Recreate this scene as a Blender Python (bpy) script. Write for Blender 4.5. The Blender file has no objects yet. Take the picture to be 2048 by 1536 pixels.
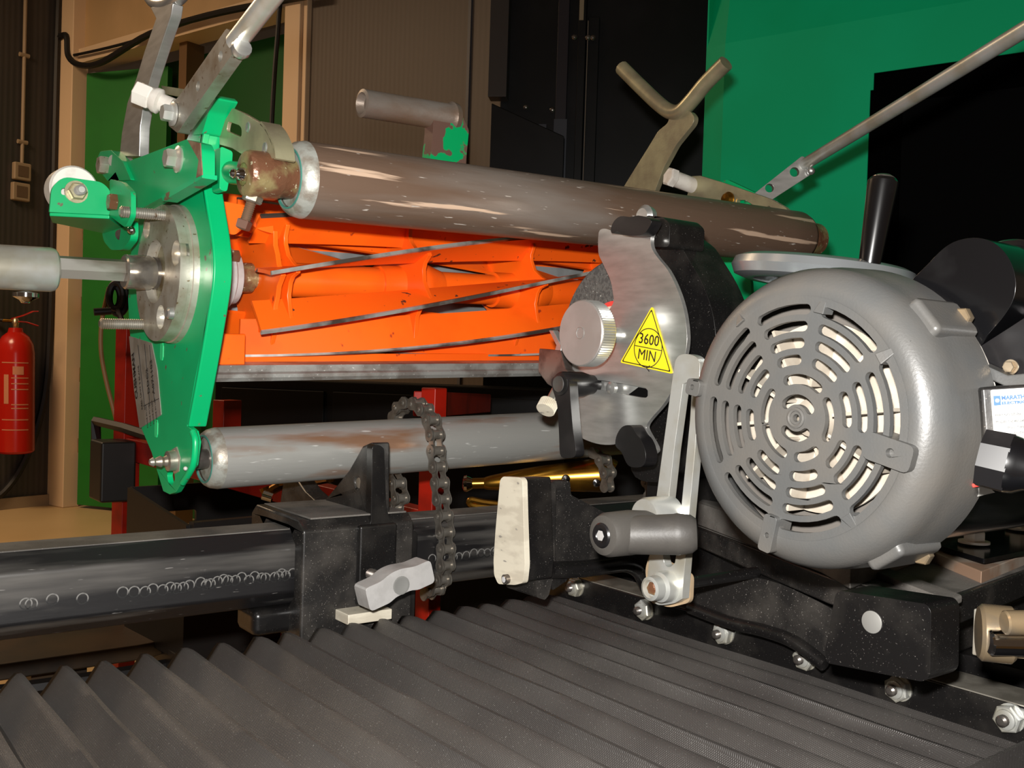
import bpy, bmesh, math, random
from mathutils import Vector, Matrix
from mathutils.geometry import tessellate_polygon
random.seed(7)
R = math.radians
C = bpy.context.scene.collection
scene = bpy.context.scene

# ---------------------------------------------------------------- camera
F_PX = 2000.0
CAM = Vector((0, 0, 1.0))
yaw, pitch, roll = R(37.3), R(1.15), R(1.8)
fwd = Vector((math.sin(yaw)*math.cos(pitch), math.cos(yaw)*math.cos(pitch), -math.sin(pitch)))
r0 = fwd.cross(Vector((0, 0, 1))).normalized()
u0 = r0.cross(fwd).normalized()
rt = r0*math.cos(roll) + u0*math.sin(roll)
up = u0*math.cos(roll) - r0*math.sin(roll)
cd = bpy.data.cameras.new('camera'); cam = bpy.data.objects.new('camera', cd); C.objects.link(cam)
cd.sensor_width = 36; cd.lens = 36*F_PX/2048; cd.clip_start = 0.05; cd.clip_end = 60
m = Matrix((( rt.x, up.x, -fwd.x, CAM.x), (rt.y, up.y, -fwd.y, CAM.y), (rt.z, up.z, -fwd.z, CAM.z), (0, 0, 0, 1)))
cam.matrix_world = m
scene.camera = cam

def at(px, py, x=None, y=None, z=None, d=None):
    """the point of the place seen at photo pixel px,py on the plane x=, y=, z= or at depth d"""
    ray = fwd + rt*((px-1024)/F_PX) - up*((py-768)/F_PX)
    if x is not None: t = x/ray.x
    elif y is not None: t = y/ray.y
    elif z is not None: t = (z-CAM.z)/ray.z
    else: t = d
    return CAM + ray*t

# ---------------------------------------------------------------- light, world, exposure
w = bpy.data.worlds.new('world'); scene.world = w; w.use_nodes = True
w.node_tree.nodes['Background'].inputs[0].default_value = (0.85, 0.55, 0.34, 1)
w.node_tree.nodes['Background'].inputs[1].default_value = 0.07
def area(name, loc, target, size, power, col, sizey=None):
    l = bpy.data.lights.new(name, 'AREA'); l.energy = power; l.color = col; l.size = size
    if sizey: l.shape = 'RECTANGLE'; l.size_y = sizey
    o = bpy.data.objects.new(name, l); C.objects.link(o); o.location = loc
    o.rotation_euler = (Vector(target)-Vector(loc)).to_track_quat('-Z', 'Y').to_euler()
    return o
fl = CAM + up*0.055 - rt*0.015 + fwd*0.0
area('camera_flash', fl, fl+fwd, 0.03, 20.0, (1.0, 0.97, 0.93), 0.018)
area('ceiling_lamp', (-0.6, 5.0, 3.42), (-0.6, 5.4, 0), 1.2, 92, (1.0, 0.70, 0.43))
area('ceiling_lamp', (-2.2, 2.2, 3.42), (-1.5, 3, 0), 1.2, 14, (1.0, 0.70, 0.45))
vs = scene.view_settings
vs.view_transform = 'Standard'; vs.look = 'None'; vs.exposure = 0.0; vs.gamma = 1.0; vs.use_curve_mapping = False

# ---------------------------------------------------------------- helpers
class MB:
    """collects shapes; build() links them as one mesh object"""
    def __init__(s): s.v = []; s.f = []
    def add(s, vs, fs):
        o = len(s.v); s.v += [Vector(v) for v in vs]; s.f += [tuple(i+o for i in f) for f in fs]; return s
    def box(s, c, size, M=None):
        hx, hy, hz = size[0]/2, size[1]/2, size[2]/2; c = Vector(c)
        vs = [Vector((a*hx, b*hy, g*hz)) for a in (-1, 1) for b in (-1, 1) for g in (-1, 1)]
        if M: vs = [M @ v for v in vs]
        return s.add([v+c for v in vs], [(0,1,3,2),(4,6,7,5),(0,4,5,1),(2,3,7,6),(0,2,6,4),(1,5,7,3)])
    def span(s, a, b):
        a, b = Vector(a), Vector(b)
        return s.box((a+b)/2, [abs(b[i]-a[i]) for i in range(3)])
    def lathe(s, org, ax, prof, seg=32, phase=0.0, closed=False):
        org = Vector(org); ax = Vector(ax).normalized()
        t = Vector((0, 0, 1)) if abs(ax.z) < .9 else Vector((1, 0, 0))
        u = t.cross(ax).normalized(); w_ = ax.cross(u)
        vs = []; fs = []; n = len(prof)
        for (h, r) in prof:
            for k in range(seg):
                a = phase + 2*math.pi*k/seg
                vs.append(org + ax*h + (u*math.cos(a)+w_*math.sin(a))*max(r, 1e-5))
        for i in range(n-1 if not closed else n):
            j = (i+1) % n
            for k in range(seg):
                k2 = (k+1) % seg
                fs.append((i*seg+k, i*seg+k2, j*seg+k2, j*seg+k))
        if not closed:
            if prof[0][1] > 1e-4: fs.append(tuple(range(seg))[::-1])
            if prof[-1][1] > 1e-4: fs.append(tuple((n-1)*seg+k for k in range(seg)))
        return s.add(vs, fs)
    def cyl(s, a, b, r, r2=None, seg=24, ch=0.0):
        a, b = Vector(a), Vector(b); L = (b-a).length; r2 = r if r2 is None else r2
        if ch: pr = [(0, r-ch), (ch, r), (L-ch, r2), (L, r2-ch)]
        else: pr = [(0, r), (L, r2)]
        return s.lathe(a, b-a, pr, seg)
    def hexa(s, a, ax, r, h, ph=0.0):
        return s.lathe(a, ax, [(0, r*.97), (h*.08, r), (h*.85, r), (h, r*.88)], 6, ph)
    def thread(s, a, ax, r, L, pitch=0.0016, seg=14):
        n = max(2, int(L/pitch)); pr = [(0, r*.8)]
        for i in range(n): pr += [(i*L/n + L/n*.15, r*.87), (i*L/n + L/n*.6, r)]
        pr += [(L, r*.85), (L+r*.2, r*.6)]
        return s.lathe(a, ax, pr, seg)
    def ball(s, c, r, seg=16, n=8):
        c = Vector(c); return s.lathe(c-Vector((0,0,r)), (0,0,1), [(r-r*math.cos(math.pi*i/n), r*math.sin(math.pi*i/n)) for i in range(n+1)], seg)
    def tube(s, pts, r, seg=12, smooth=True, caps=True):
        pts = [Vector(p) for p in pts]
        if smooth and len(pts) > 2: pts = crom(pts, 6, False)
        n = len(pts); vs = []; fs = []; prev = None
        for i, p in enumerate(pts):
            t = (pts[min(i+1, n-1)]-pts[max(i-1, 0)]).normalized()
            if prev is None:
                q = Vector((0,0,1)) if abs(t.z) < .9 else Vector((1,0,0)); u = t.cross(q).normalized()
            else: u = (prev - t*prev.dot(t)).normalized()
            prev = u; w_ = t.cross(u); rr = r(i/(n-1)) if callable(r) else r
            for k in range(seg):
                a = 2*math.pi*k/seg; vs.append(p+(u*math.cos(a)+w_*math.sin(a))*rr)
        for i in range(n-1):
            for k in range(seg):
                k2 = (k+1) % seg; fs.append((i*seg+k, i*seg+k2, (i+1)*seg+k2, (i+1)*seg+k))
        if caps: fs += [tuple(range(seg))[::-1], tuple((n-1)*seg+k for k in range(seg))]
        return s.add(vs, fs)
    def slab(s, outer, vec, holes=()):
        """flat outline (3D points) with holes, pushed along vec"""
        vec = Vector(vec); loops = [[Vector(p) for p in outer]] + [[Vector(p) for p in h] for h in holes]
        tris = tessellate_polygon(loops); flat = [p for l in loops for p in l]; n = len(flat)
        fs = [tuple(t) for t in tris] + [tuple(i+n for i in reversed(t)) for t in tris]
        o = 0
        for l in loops:
            k = len(l)
            for i in range(k): j = (i+1) % k; fs.append((o+i, o+j, o+j+n, o+i+n))
            o += k
        return s.add(flat+[p+vec for p in flat], fs)
    def strip(s, pts, side, thick):
        """bent flat bar: centre line pts, half width vectors side (one or per point), thickness vec"""
        pts = [Vector(p) for p in pts]; n = len(pts); vs = []; fs = []
        for i, p in enumerate(pts):
            sd = Vector(side[i]) if isinstance(side, list) else Vector(side)
            th = Vector(thick[i]) if isinstance(thick, list) else Vector(thick)
            vs += [p-sd-th/2, p+sd-th/2, p+sd+th/2, p-sd+th/2]
        for i in range(n-1):
            for k in range(4): k2 = (k+1) % 4; fs.append((i*4+k, i*4+k2, i*4+4+k2, i*4+4+k))
        fs += [(3,2,1,0), tuple((n-1)*4+k for k in range(4))]
        return s.add(vs, fs)
    def mesh(s, name, mat, angle=32):
        me = bpy.data.meshes.new(name); me.from_pydata([tuple(v) for v in s.v], [], s.f)
        bm = bmesh.new(); bm.from_mesh(me); bmesh.ops.remove_doubles(bm, verts=bm.verts, dist=2e-6)
        bmesh.ops.recalc_face_normals(bm, faces=bm.faces); bm.to_mesh(me); bm.free()
        for p in me.polygons: p.use_smooth = True
        me.set_sharp_from_angle(angle=R(angle))
        if mat: me.materials.append(mat)
        return me
    def build(s, name, mat, parent=None, label=None, bevel=0.0, kind=None, cat=None, group=None, angle=32, seg=2):
        o = bpy.data.objects.new(name, s.mesh(name, mat, angle)); C.objects.link(o)
        if parent is not None:
            o.parent = parent; o.matrix_parent_inverse = wm(parent).inverted()
        if bevel:
            b = o.modifiers.new('bevel', 'BEVEL'); b.width = bevel; b.segments = seg; b.limit_method = 'ANGLE'; b.angle_limit = R(40); b.use_clamp_overlap = True; b.harden_normals = True
        tag(o, label, cat, group, kind)
        return o

def wm(o):
    m_ = Matrix.LocRotScale(o.location, o.rotation_euler, o.scale)
    if o.parent is not None: m_ = wm(o.parent) @ o.matrix_parent_inverse @ m_
    return m_
def tag(o, label=None, cat=None, group=None, kind=None):
    if label: o['label'] = label
    if cat: o['category'] = cat
    if group: o['group'] = group
    if kind: o['kind'] = kind
def thing(name, label, cat, loc, group=None):
    o = bpy.data.objects.new(name, None); C.objects.link(o); o.location = loc; o.empty_display_size = .02
    tag(o, label, cat, group); return o
def child(name, mesh, parent, mat4):
    """one more piece sharing a mesh, placed by its own matrix"""
    o = bpy.data.objects.new(name, mesh); C.objects.link(o); o.parent = parent
    o.matrix_parent_inverse = wm(parent).inverted()
    o.location = mat4.to_translation(); o.rotation_euler = mat4.to_euler(); return o

def crom(p, n, closed=True):
    """Catmull-Rom through points"""
    out = []; k = len(p)
    for i in range(k if closed else k-1):
        if closed: a, b, c, d = p[(i-1) % k], p[i], p[(i+1) % k], p[(i+2) % k]
        else: a, b, c, d = p[max(i-1, 0)], p[i], p[i+1], p[min(i+2, k-1)]
        for j in range(n):
            t = j/n
            out.append(0.5*((2*b)+(c-a)*t+(2*a-5*b+4*c-d)*t*t+(3*b-a-3*c+d)*t*t*t))
    if not closed: out.append(p[-1])
    return out
def rnd(pts, r, n=4):
    """round the corners of an outline"""
    p = [Vector(q) for q in pts]; out = []; k = len(p)
    for i in range(k):
        a, b, c = p[i-1], p[i], p[(i+1) % k]
        rr = r[i] if isinstance(r, (list, tuple)) else r
        ra = min(rr, (a-b).length*.45, (c-b).length*.45)
        s0 = b+(a-b).normalized()*ra; s1 = b+(c-b).normalized()*ra
        if rr <= 0: out.append(b); continue
        for j in range(n+1):
            t = j/n; out.append(s0*(1-t)*(1-t)+b*2*t*(1-t)+s1*t*t)
    return out
def tr(pts, sc=1.0, ox=0, oy=0, **k):
    return [at(ox+px/sc, oy+py/sc, **k) for px, py in pts]
X = Vector((1, 0, 0)); Y = Vector((0, 1, 0)); Z = Vector((0, 0, 1))
def circ(c, r, U, V, n=16, a0=0): return [Vector(c)+U*r*math.cos(a0+2*math.pi*i/n)+V*r*math.sin(a0+2*math.pi*i/n) for i in range(n)]
def frame(o, U, V, W): return Matrix(((U.x,V.x,W.x,o.x),(U.y,V.y,W.y,o.y),(U.z,V.z,W.z,o.z),(0,0,0,1)))
def text(s, size, org, U, V, mat, parent, name='lettering', label=None, off=0.0003, sx=1.0, center=True, bold=0.0):
    cu = bpy.data.curves.new('t', 'FONT'); cu.body = s; cu.size = size; cu.extrude = 0.0001; cu.resolution_u = 2; cu.offset = bold
    cu.align_x = 'CENTER' if center else 'LEFT'; cu.align_y = 'CENTER'
    o = bpy.data.objects.new('t', cu); C.objects.link(o); bpy.context.view_layer.update()
    me = bpy.data.meshes.new_from_object(o.evaluated_get(bpy.context.evaluated_depsgraph_get()))
    bpy.data.objects.remove(o)
    W = U.cross(V).normalized()
    for v in me.vertices: v.co = Vector(org)+U*v.co.x*sx+V*v.co.y+W*(v.co.z+off)
    me.name = name; me.materials.clear(); me.materials.append(mat)
    ob = bpy.data.objects.new(name, me); C.objects.link(ob)
    if parent: ob.parent = parent; ob.matrix_parent_inverse = wm(parent).inverted()
    tag(ob, label); return ob

# ---------------------------------------------------------------- materials
def pm(name, c, rough=.5, metal=0.0, c2=None, sc=40, lo=.45, hi=.6, stretch=(1,1,1), c3=None, sc3=200, lo3=.62, hi3=.68,
       bump=0.0, bsc=300, coat=0.0, r2=None, spec=.5, wear=None, wlo=.6, wsc=30, wst=None):
    m_ = bpy.data.materials.new(name); m_.use_nodes = True; nt = m_.node_tree; N = nt.nodes; L = nt.links
    b = N['Principled BSDF']; b.inputs['Base Color'].default_value = (*c, 1); b.inputs['Roughness'].default_value = rough
    b.inputs['Metallic'].default_value = metal; b.inputs['Specular IOR Level'].default_value = spec
    if coat: b.inputs['Coat Weight'].default_value = coat; b.inputs['Coat Roughness'].default_value = .12
    tc = N.new('ShaderNodeTexCoord'); mp = N.new('ShaderNodeMapping'); mp.inputs['Scale'].default_value = stretch
    L.new(tc.outputs['Object'], mp.inputs[0])
    def noise(s, det=4):
        n = N.new('ShaderNodeTexNoise'); n.inputs['Scale'].default_value = s; n.inputs['Detail'].default_value = det; L.new(mp.outputs[0], n.inputs[0]); return n
    def ramp(src, a, z):
        q = N.new('ShaderNodeMapRange'); q.inputs[1].default_value = a; q.inputs[2].default_value = z; L.new(src, q.inputs[0]); return q.outputs[0]
    cur = None
    def mix(fac, colr):
        nonlocal cur
        x_ = N.new('ShaderNodeMix'); x_.data_type = 'RGBA'; L.new(fac, x_.inputs[0])
        if cur is None: x_.inputs[6].default_value = (*c, 1)
        else: L.new(cur, x_.inputs[6])
        x_.inputs[7].default_value = (*colr, 1); cur = x_.outputs[2]
    if c2:
        f = ramp(noise(sc).outputs[0], lo, hi); mix(f, c2)
        if r2 is not None:
            q = N.new('ShaderNodeMapRange'); q.inputs[3].default_value = rough; q.inputs[4].default_value = r2; L.new(f, q.inputs[0]); L.new(q.outputs[0], b.inputs['Roughness'])
    if wear:
        wn = noise(wsc, 6)
        if wst:
            mw = N.new('ShaderNodeMapping'); mw.inputs['Scale'].default_value = wst; L.new(tc.outputs['Object'], mw.inputs[0]); L.new(mw.outputs[0], wn.inputs[0])
        mix(ramp(wn.outputs[0], wlo, wlo+.03), wear)
    if c3: mix(ramp(noise(sc3, 2).outputs[0], lo3, hi3), c3)
    if cur is not None: L.new(cur, b.inputs['Base Color'])
    if bump:
        bp = N.new('ShaderNodeBump'); bp.inputs['Strength'].default_value = bump; bp.inputs['Distance'].default_value = .001
        L.new(noise(bsc, 3).outputs[0], bp.inputs['Height']); L.new(bp.outputs[0], b.inputs['Normal'])
    return m_
M = {}
M['green'] = pm('green_paint', (.0, .40, .135), .36, c2=(.0, .36, .12), sc=12, c3=(.12, .10, .06), sc3=90, lo3=.70, hi3=.73)
M['green_worn'] = pm('green_paint_worn', (.0, .40, .15), .4, c2=(.16, .09, .05), sc=38, lo=.56, hi=.60)
M['orange'] = pm('orange_paint', (.95, .135, .006), .36, c2=(.85, .105, .005), sc=9, c3=(.35, .04, .01), sc3=80, lo3=.70, hi3=.76)
M['orange_dark'] = pm('orange_paint_chipped', (.92, .125, .006), .4, c2=(.05, .03, .02), sc=60, lo=.66, hi=.68)
M['blade'] = pm('honed_steel', (.50, .48, .44), .38, .5, c2=(.10, .08, .065), sc=18, lo=.44, hi=.58)
M['rustroll'] = pm('rusty_roller', (.165, .105, .072), .40, .35, c2=(.25, .215, .185), sc=13, lo=.52, hi=.68, stretch=(.16,1,1), wear=(.70, .50, .36), wlo=.60, wsc=70, wst=(.045,1,1), c3=(.6,.54,.48), sc3=330, lo3=.69, hi3=.75, bump=.45, bsc=200, r2=.33)
M['greyroll'] = pm('worn_grey_roller', (.33, .33, .31), .40, .35, c2=(.25, .14, .085), sc=34, lo=.52, hi=.66, stretch=(.16,1,1), c3=(.6,.6,.58), sc3=260, lo3=.68, hi3=.75, bump=.3, bsc=180)
M['collar'] = pm('worn_roller_end', (.40, .41, .37), .45, .4, c2=(.25, .22, .18), sc=60, bump=.3)
M['teal'] = pm('teal_seal', (.05, .20, .16), .5)
M['steel'] = pm('dull_steel', (.42, .40, .35), .36, .75, c2=(.28, .23, .17), sc=45, lo=.45, hi=.68, bump=.1, c3=(.2,.14,.09), sc3=150, lo3=.66, hi3=.72)
M['bright'] = pm('brushed_steel', (.60, .60, .58), .30, .8, c2=(.46, .46, .44), sc=30, stretch=(1,1,5), lo=.35, hi=.7)
M['cast'] = pm('machined_casting', (.52, .49, .42), .34, .6, c2=(.34, .28, .20), sc=35, lo=.42, hi=.66, c3=(.18,.12,.06), sc3=170, lo3=.66, hi3=.72, bump=.15)
M['grime'] = pm('greasy_rusty_iron', (.17, .075, .04), .3, .3, c2=(.28, .22, .10), sc=50, lo=.45, hi=.6, c3=(.5,.45,.3), sc3=220, lo3=.66, hi3=.7, bump=.7, bsc=220)
M['zinc'] = pm('zinc_plate', (.62, .63, .60), .33, .65, c2=(.50, .47, .38), sc=25, lo=.4, hi=.65)
M['zincy'] = pm('yellow_zinc', (.46, .43, .27), .36, .6, c2=(.34, .30, .20), sc=30, lo=.4, hi=.65, bump=.12)
M['white'] = pm('off_white_plastic', (.72, .69, .63), .45, c2=(.6, .56, .5), sc=50)
M['black'] = pm('black_enamel', (.006, .0055, .0055), .30, c2=(.020, .018, .016), sc=30, lo=.5, hi=.8, c3=(.12, .11, .10), sc3=800, lo3=.68, hi3=.76, bump=.15, bsc=120, spec=.6)
M['blackdust'] = pm('dusty_black_enamel', (.012, .011, .0105), .38, c2=(.048, .043, .038), sc=26, lo=.45, hi=.75, c3=(.22, .20, .18), sc3=800, lo3=.67, hi3=.75, bump=.2, bsc=140)
M['dusttop'] = pm('grinding_dust_on_black', (.125, .115, .103), .75, c2=(.075, .068, .06), sc=20, c3=(.25, .23, .21), sc3=800, lo3=.66, hi3=.74, bump=.2)
M['plastic'] = pm('black_plastic', (.008, .0075, .008), .30, c2=(.018, .016, .016), sc=30, lo=.5, hi=.8)
M['greyplastic'] = pm('dusty_grey_plastic', (.062, .057, .051), .5, c2=(.048, .044, .040), sc=25, bump=.1, bsc=500)
M['cowl'] = pm('dusty_fan_cowl', (.066, .067, .066), .40, c2=(.085, .079, .071), sc=16, lo=.4, hi=.65, bump=.12, bsc=600)
M['gloss'] = pm('gloss_black', (.0025, .0025, .003), .25, coat=.9, c2=(.007,.007,.0075), sc=25, lo=.55, hi=.75)
M['cream'] = pm('pale_fan_plastic', (.36, .32, .265), .5, c2=(.29, .25, .20), sc=40)
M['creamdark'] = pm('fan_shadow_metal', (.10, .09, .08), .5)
M['aluface'] = pm('bare_alloy_face', (.80, .74, .60), .42, .3, c2=(.66, .60, .48), sc=30, stretch=(1,1,3), c3=(.35,.32,.28), sc3=60, lo3=.68, hi3=.72)
M['alloy'] = pm('cast_alloy', (.56, .55, .54), .42, .4, c2=(.50, .49, .48), sc=60, bump=.15, bsc=400)
M['gold'] = pm('gold_chromate', (.40, .20, .025), .25, .95, c2=(.18, .08, .015), sc=18, lo=.4, hi=.65)
M['chrome'] = pm('chrome', (.75, .75, .76), .08, 1.0)
M['darksteel'] = pm('oiled_steel', (.22, .20, .18), .28, .8, c2=(.12, .10, .09), sc=40)
M['chain'] = pm('dull_chain_steel', (.24, .22, .19), .32, .7, c2=(.14, .12, .10), sc=80, lo=.4, hi=.7)
M['red'] = pm('red_paint', (.42, .012, .004), .4, c2=(.25, .008, .003), sc=15, lo=.45, hi=.7)
M['extred'] = pm('extinguisher_red', (.50, .012, .005), .22)
M['extlabel'] = pm('faded_label_print', (.62, .25, .14), .5)
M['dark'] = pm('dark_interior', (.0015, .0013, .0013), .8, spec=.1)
M['darkbrown'] = pm('dark_brown_board', (.055, .03, .012), .5, c2=(.02, .012, .006), sc=8, lo=.4, hi=.6)
M['blackmetal'] = pm('black_sheet_metal', (.003, .003, .0034), .42, c2=(.007, .0066, .0075), sc=5, lo=.45, hi=.7, spec=.25)
M['wheel'] = pm('abrasive_wheel', (.055, .053, .05), .8, c2=(.09, .087, .08), sc=300, lo=.45, hi=.55, c3=(.6, .6, .55), sc3=420, lo3=.70, hi3=.74, bump=.9, bsc=400)
M['yellow'] = pm('yellow_sticker', (.86, .66, .015), .45)
M['ink'] = pm('black_ink', (.012, .01, .008), .5)
M['blueink'] = pm('blue_ink', (.02, .09, .30), .5)
M['redink'] = pm('red_ink', (.6, .03, .02), .5)
M['paper'] = pm('label_paper', (.50, .49, .46), .5)
M['greylabel'] = pm('grimy_silver_label', (.27, .25, .22), .45, .2, c2=(.20, .18, .15), sc=35)
M['brass'] = pm('brass', (.60, .44, .26), .25, .8, c2=(.45,.36,.25), sc=40)
M['floor'] = pm('beige_floor', (.62, .44, .23), .4, c2=(.55, .385, .195), sc=1.5, lo=.35, hi=.65)
M['creamwall'] = pm('cream_board', (.56, .38, .20), .6, c2=(.50, .34, .175), sc=2)
M['creampost'] = pm('cream_post_paint', (.74, .55, .36), .5)
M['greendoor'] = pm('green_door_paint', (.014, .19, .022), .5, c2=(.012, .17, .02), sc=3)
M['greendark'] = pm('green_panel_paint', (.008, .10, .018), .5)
M['hood'] = pm('green_enclosure_paint', (.0, .46, .20), .45, c2=(.0, .43, .18), sc=3, spec=.2)
M['crate'] = pm('black_crate_plastic', (.012, .010, .009), .45)
M['cream2'] = pm('socket_plastic', (.30, .22, .14), .5)
M['cable'] = pm('black_cable', (.008, .007, .007), .5)
M['tan'] = pm('tan_cable', (.32, .17, .06), .5)

def wave_mat(name, c, c2, scale, rough, axis_vec, bumpd=.002, strength=.6):
    m_ = bpy.data.materials.new(name); m_.use_nodes = True; nt = m_.node_tree; N = nt.nodes; L = nt.links; b = N['Principled BSDF']
    tc = N.new('ShaderNodeTexCoord'); dp = N.new('ShaderNodeVectorMath'); dp.operation = 'DOT_PRODUCT'; dp.inputs[1].default_value = axis_vec
    L.new(tc.outputs['Object'], dp.inputs[0]); mu = N.new('ShaderNodeMath'); mu.operation = 'MULTIPLY'; mu.inputs[1].default_value = scale*2*math.pi; L.new(dp.outputs['Value'], mu.inputs[0])
    sn = N.new('ShaderNodeMath'); sn.operation = 'SINE'; L.new(mu.outputs[0], sn.inputs[0])
    mr = N.new('ShaderNodeMapRange'); mr.inputs[1].default_value = -1; L.new(sn.outputs[0], mr.inputs[0])
    mx = N.new('ShaderNodeMix'); mx.data_type = 'RGBA'; L.new(mr.outputs[0], mx.inputs[0]); mx.inputs[6].default_value = (*c, 1); mx.inputs[7].default_value = (*c2, 1); L.new(mx.outputs[2], b.inputs['Base Color'])
    bp = N.new('ShaderNodeBump'); bp.inputs['Strength'].default_value = strength; bp.inputs['Distance'].default_value = bumpd; L.new(sn.outputs[0], bp.inputs['Height']); L.new(bp.outputs[0], b.inputs['Normal'])
    b.inputs['Roughness'].default_value = rough; return m_

def rubber_mat():
    m_ = bpy.data.materials.new('woven_bellows_rubber'); m_.use_nodes = True; nt = m_.node_tree; N = nt.nodes; L = nt.links; b = N['Principled BSDF']
    tc = N.new('ShaderNodeTexCoord'); sp = N.new('ShaderNodeSeparateXYZ'); L.new(tc.outputs['Object'], sp.inputs[0])
    def sinw(out, k):
        a = N.new('ShaderNodeMath'); a.operation = 'MULTIPLY'; a.inputs[1].default_value = k; L.new(out, a.inputs[0])
        q = N.new('ShaderNodeMath'); q.operation = 'SINE'; L.new(a.outputs[0], q.inputs[0]); return q.outputs[0]
    ad = N.new('ShaderNodeMath'); ad.operation = 'MULTIPLY'; L.new(sinw(sp.outputs[0], 3600), ad.inputs[0]); L.new(sinw(sp.outputs[1], 3600), ad.inputs[1])
    n = N.new('ShaderNodeTexNoise'); n.inputs['Scale'].default_value = 7; n.inputs['Detail'].default_value = 5; L.new(tc.outputs['Object'], n.inputs[0])
    r_ = N.new('ShaderNodeValToRGB'); L.new(n.outputs[0], r_.inputs[0]); e = r_.color_ramp.elements
    e[0].position = .38; e[0].color = (.040, .036, .034, 1); e[1].position = .68; e[1].color = (.062, .057, .053, 1)
    n2 = N.new('ShaderNodeTexNoise'); n2.inputs['Scale'].default_value = 900; n2.inputs['Detail'].default_value = 1; L.new(tc.outputs['Object'], n2.inputs[0])
    mr = N.new('ShaderNodeMapRange'); mr.inputs[1].default_value = .70; mr.inputs[2].default_value = .76; L.new(n2.outputs[0], mr.inputs[0])
    mx = N.new('ShaderNodeMix'); mx.data_type = 'RGBA'; L.new(mr.outputs[0], mx.inputs[0]); L.new(r_.outputs[0], mx.inputs[6]); mx.inputs[7].default_value = (.16, .155, .145, 1)
    L.new(mx.outputs[2], b.inputs['Base Color'])
    bp = N.new('ShaderNodeBump'); bp.inputs['Strength'].default_value = .5; bp.inputs['Distance'].default_value = .0004; L.new(ad.outputs[0], bp.inputs['Height']); L.new(bp.outputs[0], b.inputs['Normal'])
    b.inputs['Roughness'].default_value = .48; return m_
M['rubber'] = rubber_mat()
M['beam'] = pm('scuffed_black_beam', (.009, .0085, .009), .34, c2=(.10, .094, .086), sc=38, lo=.50, hi=.74, stretch=(.10,1,1), c3=(.20, .19, .18), sc3=600, lo3=.72, hi3=.78, bump=.2, bsc=140)
# ---------------------------------------------------------------- the room
BU = Vector((.287, -.958, 0)).normalized(); BN = Vector((-BU.y*-1*-1, 0, 0))
BN = Vector((-.958, -.287, 0)).normalized()
P0 = at(112, 1008, z=0.0)
def on(px, py, p0, n):
    ray = fwd + rt*((px-1024)/F_PX) - up*((py-768)/F_PX)
    return CAM + ray*((p0-CAM).dot(n)/ray.dot(n))
def uB(px, py=700): return (on(px, py, P0, BN)-P0).dot(BU)
def zB(px, py): return on(px, py, P0, BN).z
BM = Matrix(((BU.x, BN.x, 0), (BU.y, BN.y, 0), (0, 0, 1)))
def bspan(mb, u0, u1, o0, o1, z0, z1, p=None):
    c = (P0 if p is None else p) + BU*(u0+u1)/2 + BN*(o0+o1)/2; c.z = (z0+z1)/2
    return mb.box(c, (abs(u1-u0), abs(o1-o0), abs(z1-z0)), BM)
ST = 'structure'
MB().span((-5, -3, -.1), (9, 9.5, 0)).build('floor', M['floor'], kind=ST)
ribA = wave_mat('dark_ribbed_wall', (.046, .040, .036), (.034, .030, .027), 28, .5, tuple(BN), .0015, .3)
ribB = wave_mat('brown_ribbed_wall', (.105, .083, .067), (.098, .078, .062), 34, .55, tuple(BU), .001, .2)
# left wall comes towards the camera from the corner post
m_ = MB(); c = P0 + BN*2.2 - BU*.05; m_.box((c.x, c.y, 1.75), (.1, 4.4, 3.5), BM); m_.build('wall_left', ribA, kind=ST)
m_ = MB(); c = P0 + BN*2.2 + BU*.012; m_.box((c.x, c.y, .035), (.024, 4.3, .07), BM); m_.build('baseboard_left', M['cream2'], kind=ST)
uR = uB(605); m_ = MB(); bspan(m_, uR, uB(1100), -.12, 0, 0, 3.5); m_.build('wall_back', ribB, kind=ST)
m_ = MB(); bspan(m_, uB(922)-.008, uB(922)+.008, 0, .012, 0, 3.5); m_.build('trim_1', pm('blue_grey_joint', (.075,.075,.085), .5), kind=ST)
# boards above the door, wedge shaped lower edge follows the lintel
zl = zB(150, 132); zr = zB(562, 20); zt = (zl+zr)/2
m_ = MB(); bspan(m_, 0, uR, -.12, -.02, zt+.08, 3.5); m_.build('wall_back', M['creamwall'], kind=ST)
m_ = MB(); bspan(m_, 0, uR, -.14, .02, zt, zt+.09); m_.build('trim_2', M['creampost'], kind=ST)
m_ = MB(); bspan(m_, -.02, uB(150), -.05, .06, 0, 3.5); m_.build('trim_3', M['creampost'], kind=ST, bevel=.006)
m_ = MB(); bspan(m_, uB(566), uR-.03, -.05, .05, 0, 3.5); bspan(m_, uR-.03, uR, -.05, .03, 0, 3.5); m_.build('trim_4', M['creampost'], kind=ST, bevel=.006)
m_ = MB(); bspan(m_, uB(326), uB(341), -.18, -.06, 0, zt); m_.build('trim_5', pm('brown_mullion', (.16,.09,.04), .5), kind=ST)
m_ = MB(); bspan(m_, uB(150), uB(566), -.32, -.27, 0, zt); m_.build('door_2', M['greendark'], kind=ST)
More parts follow.
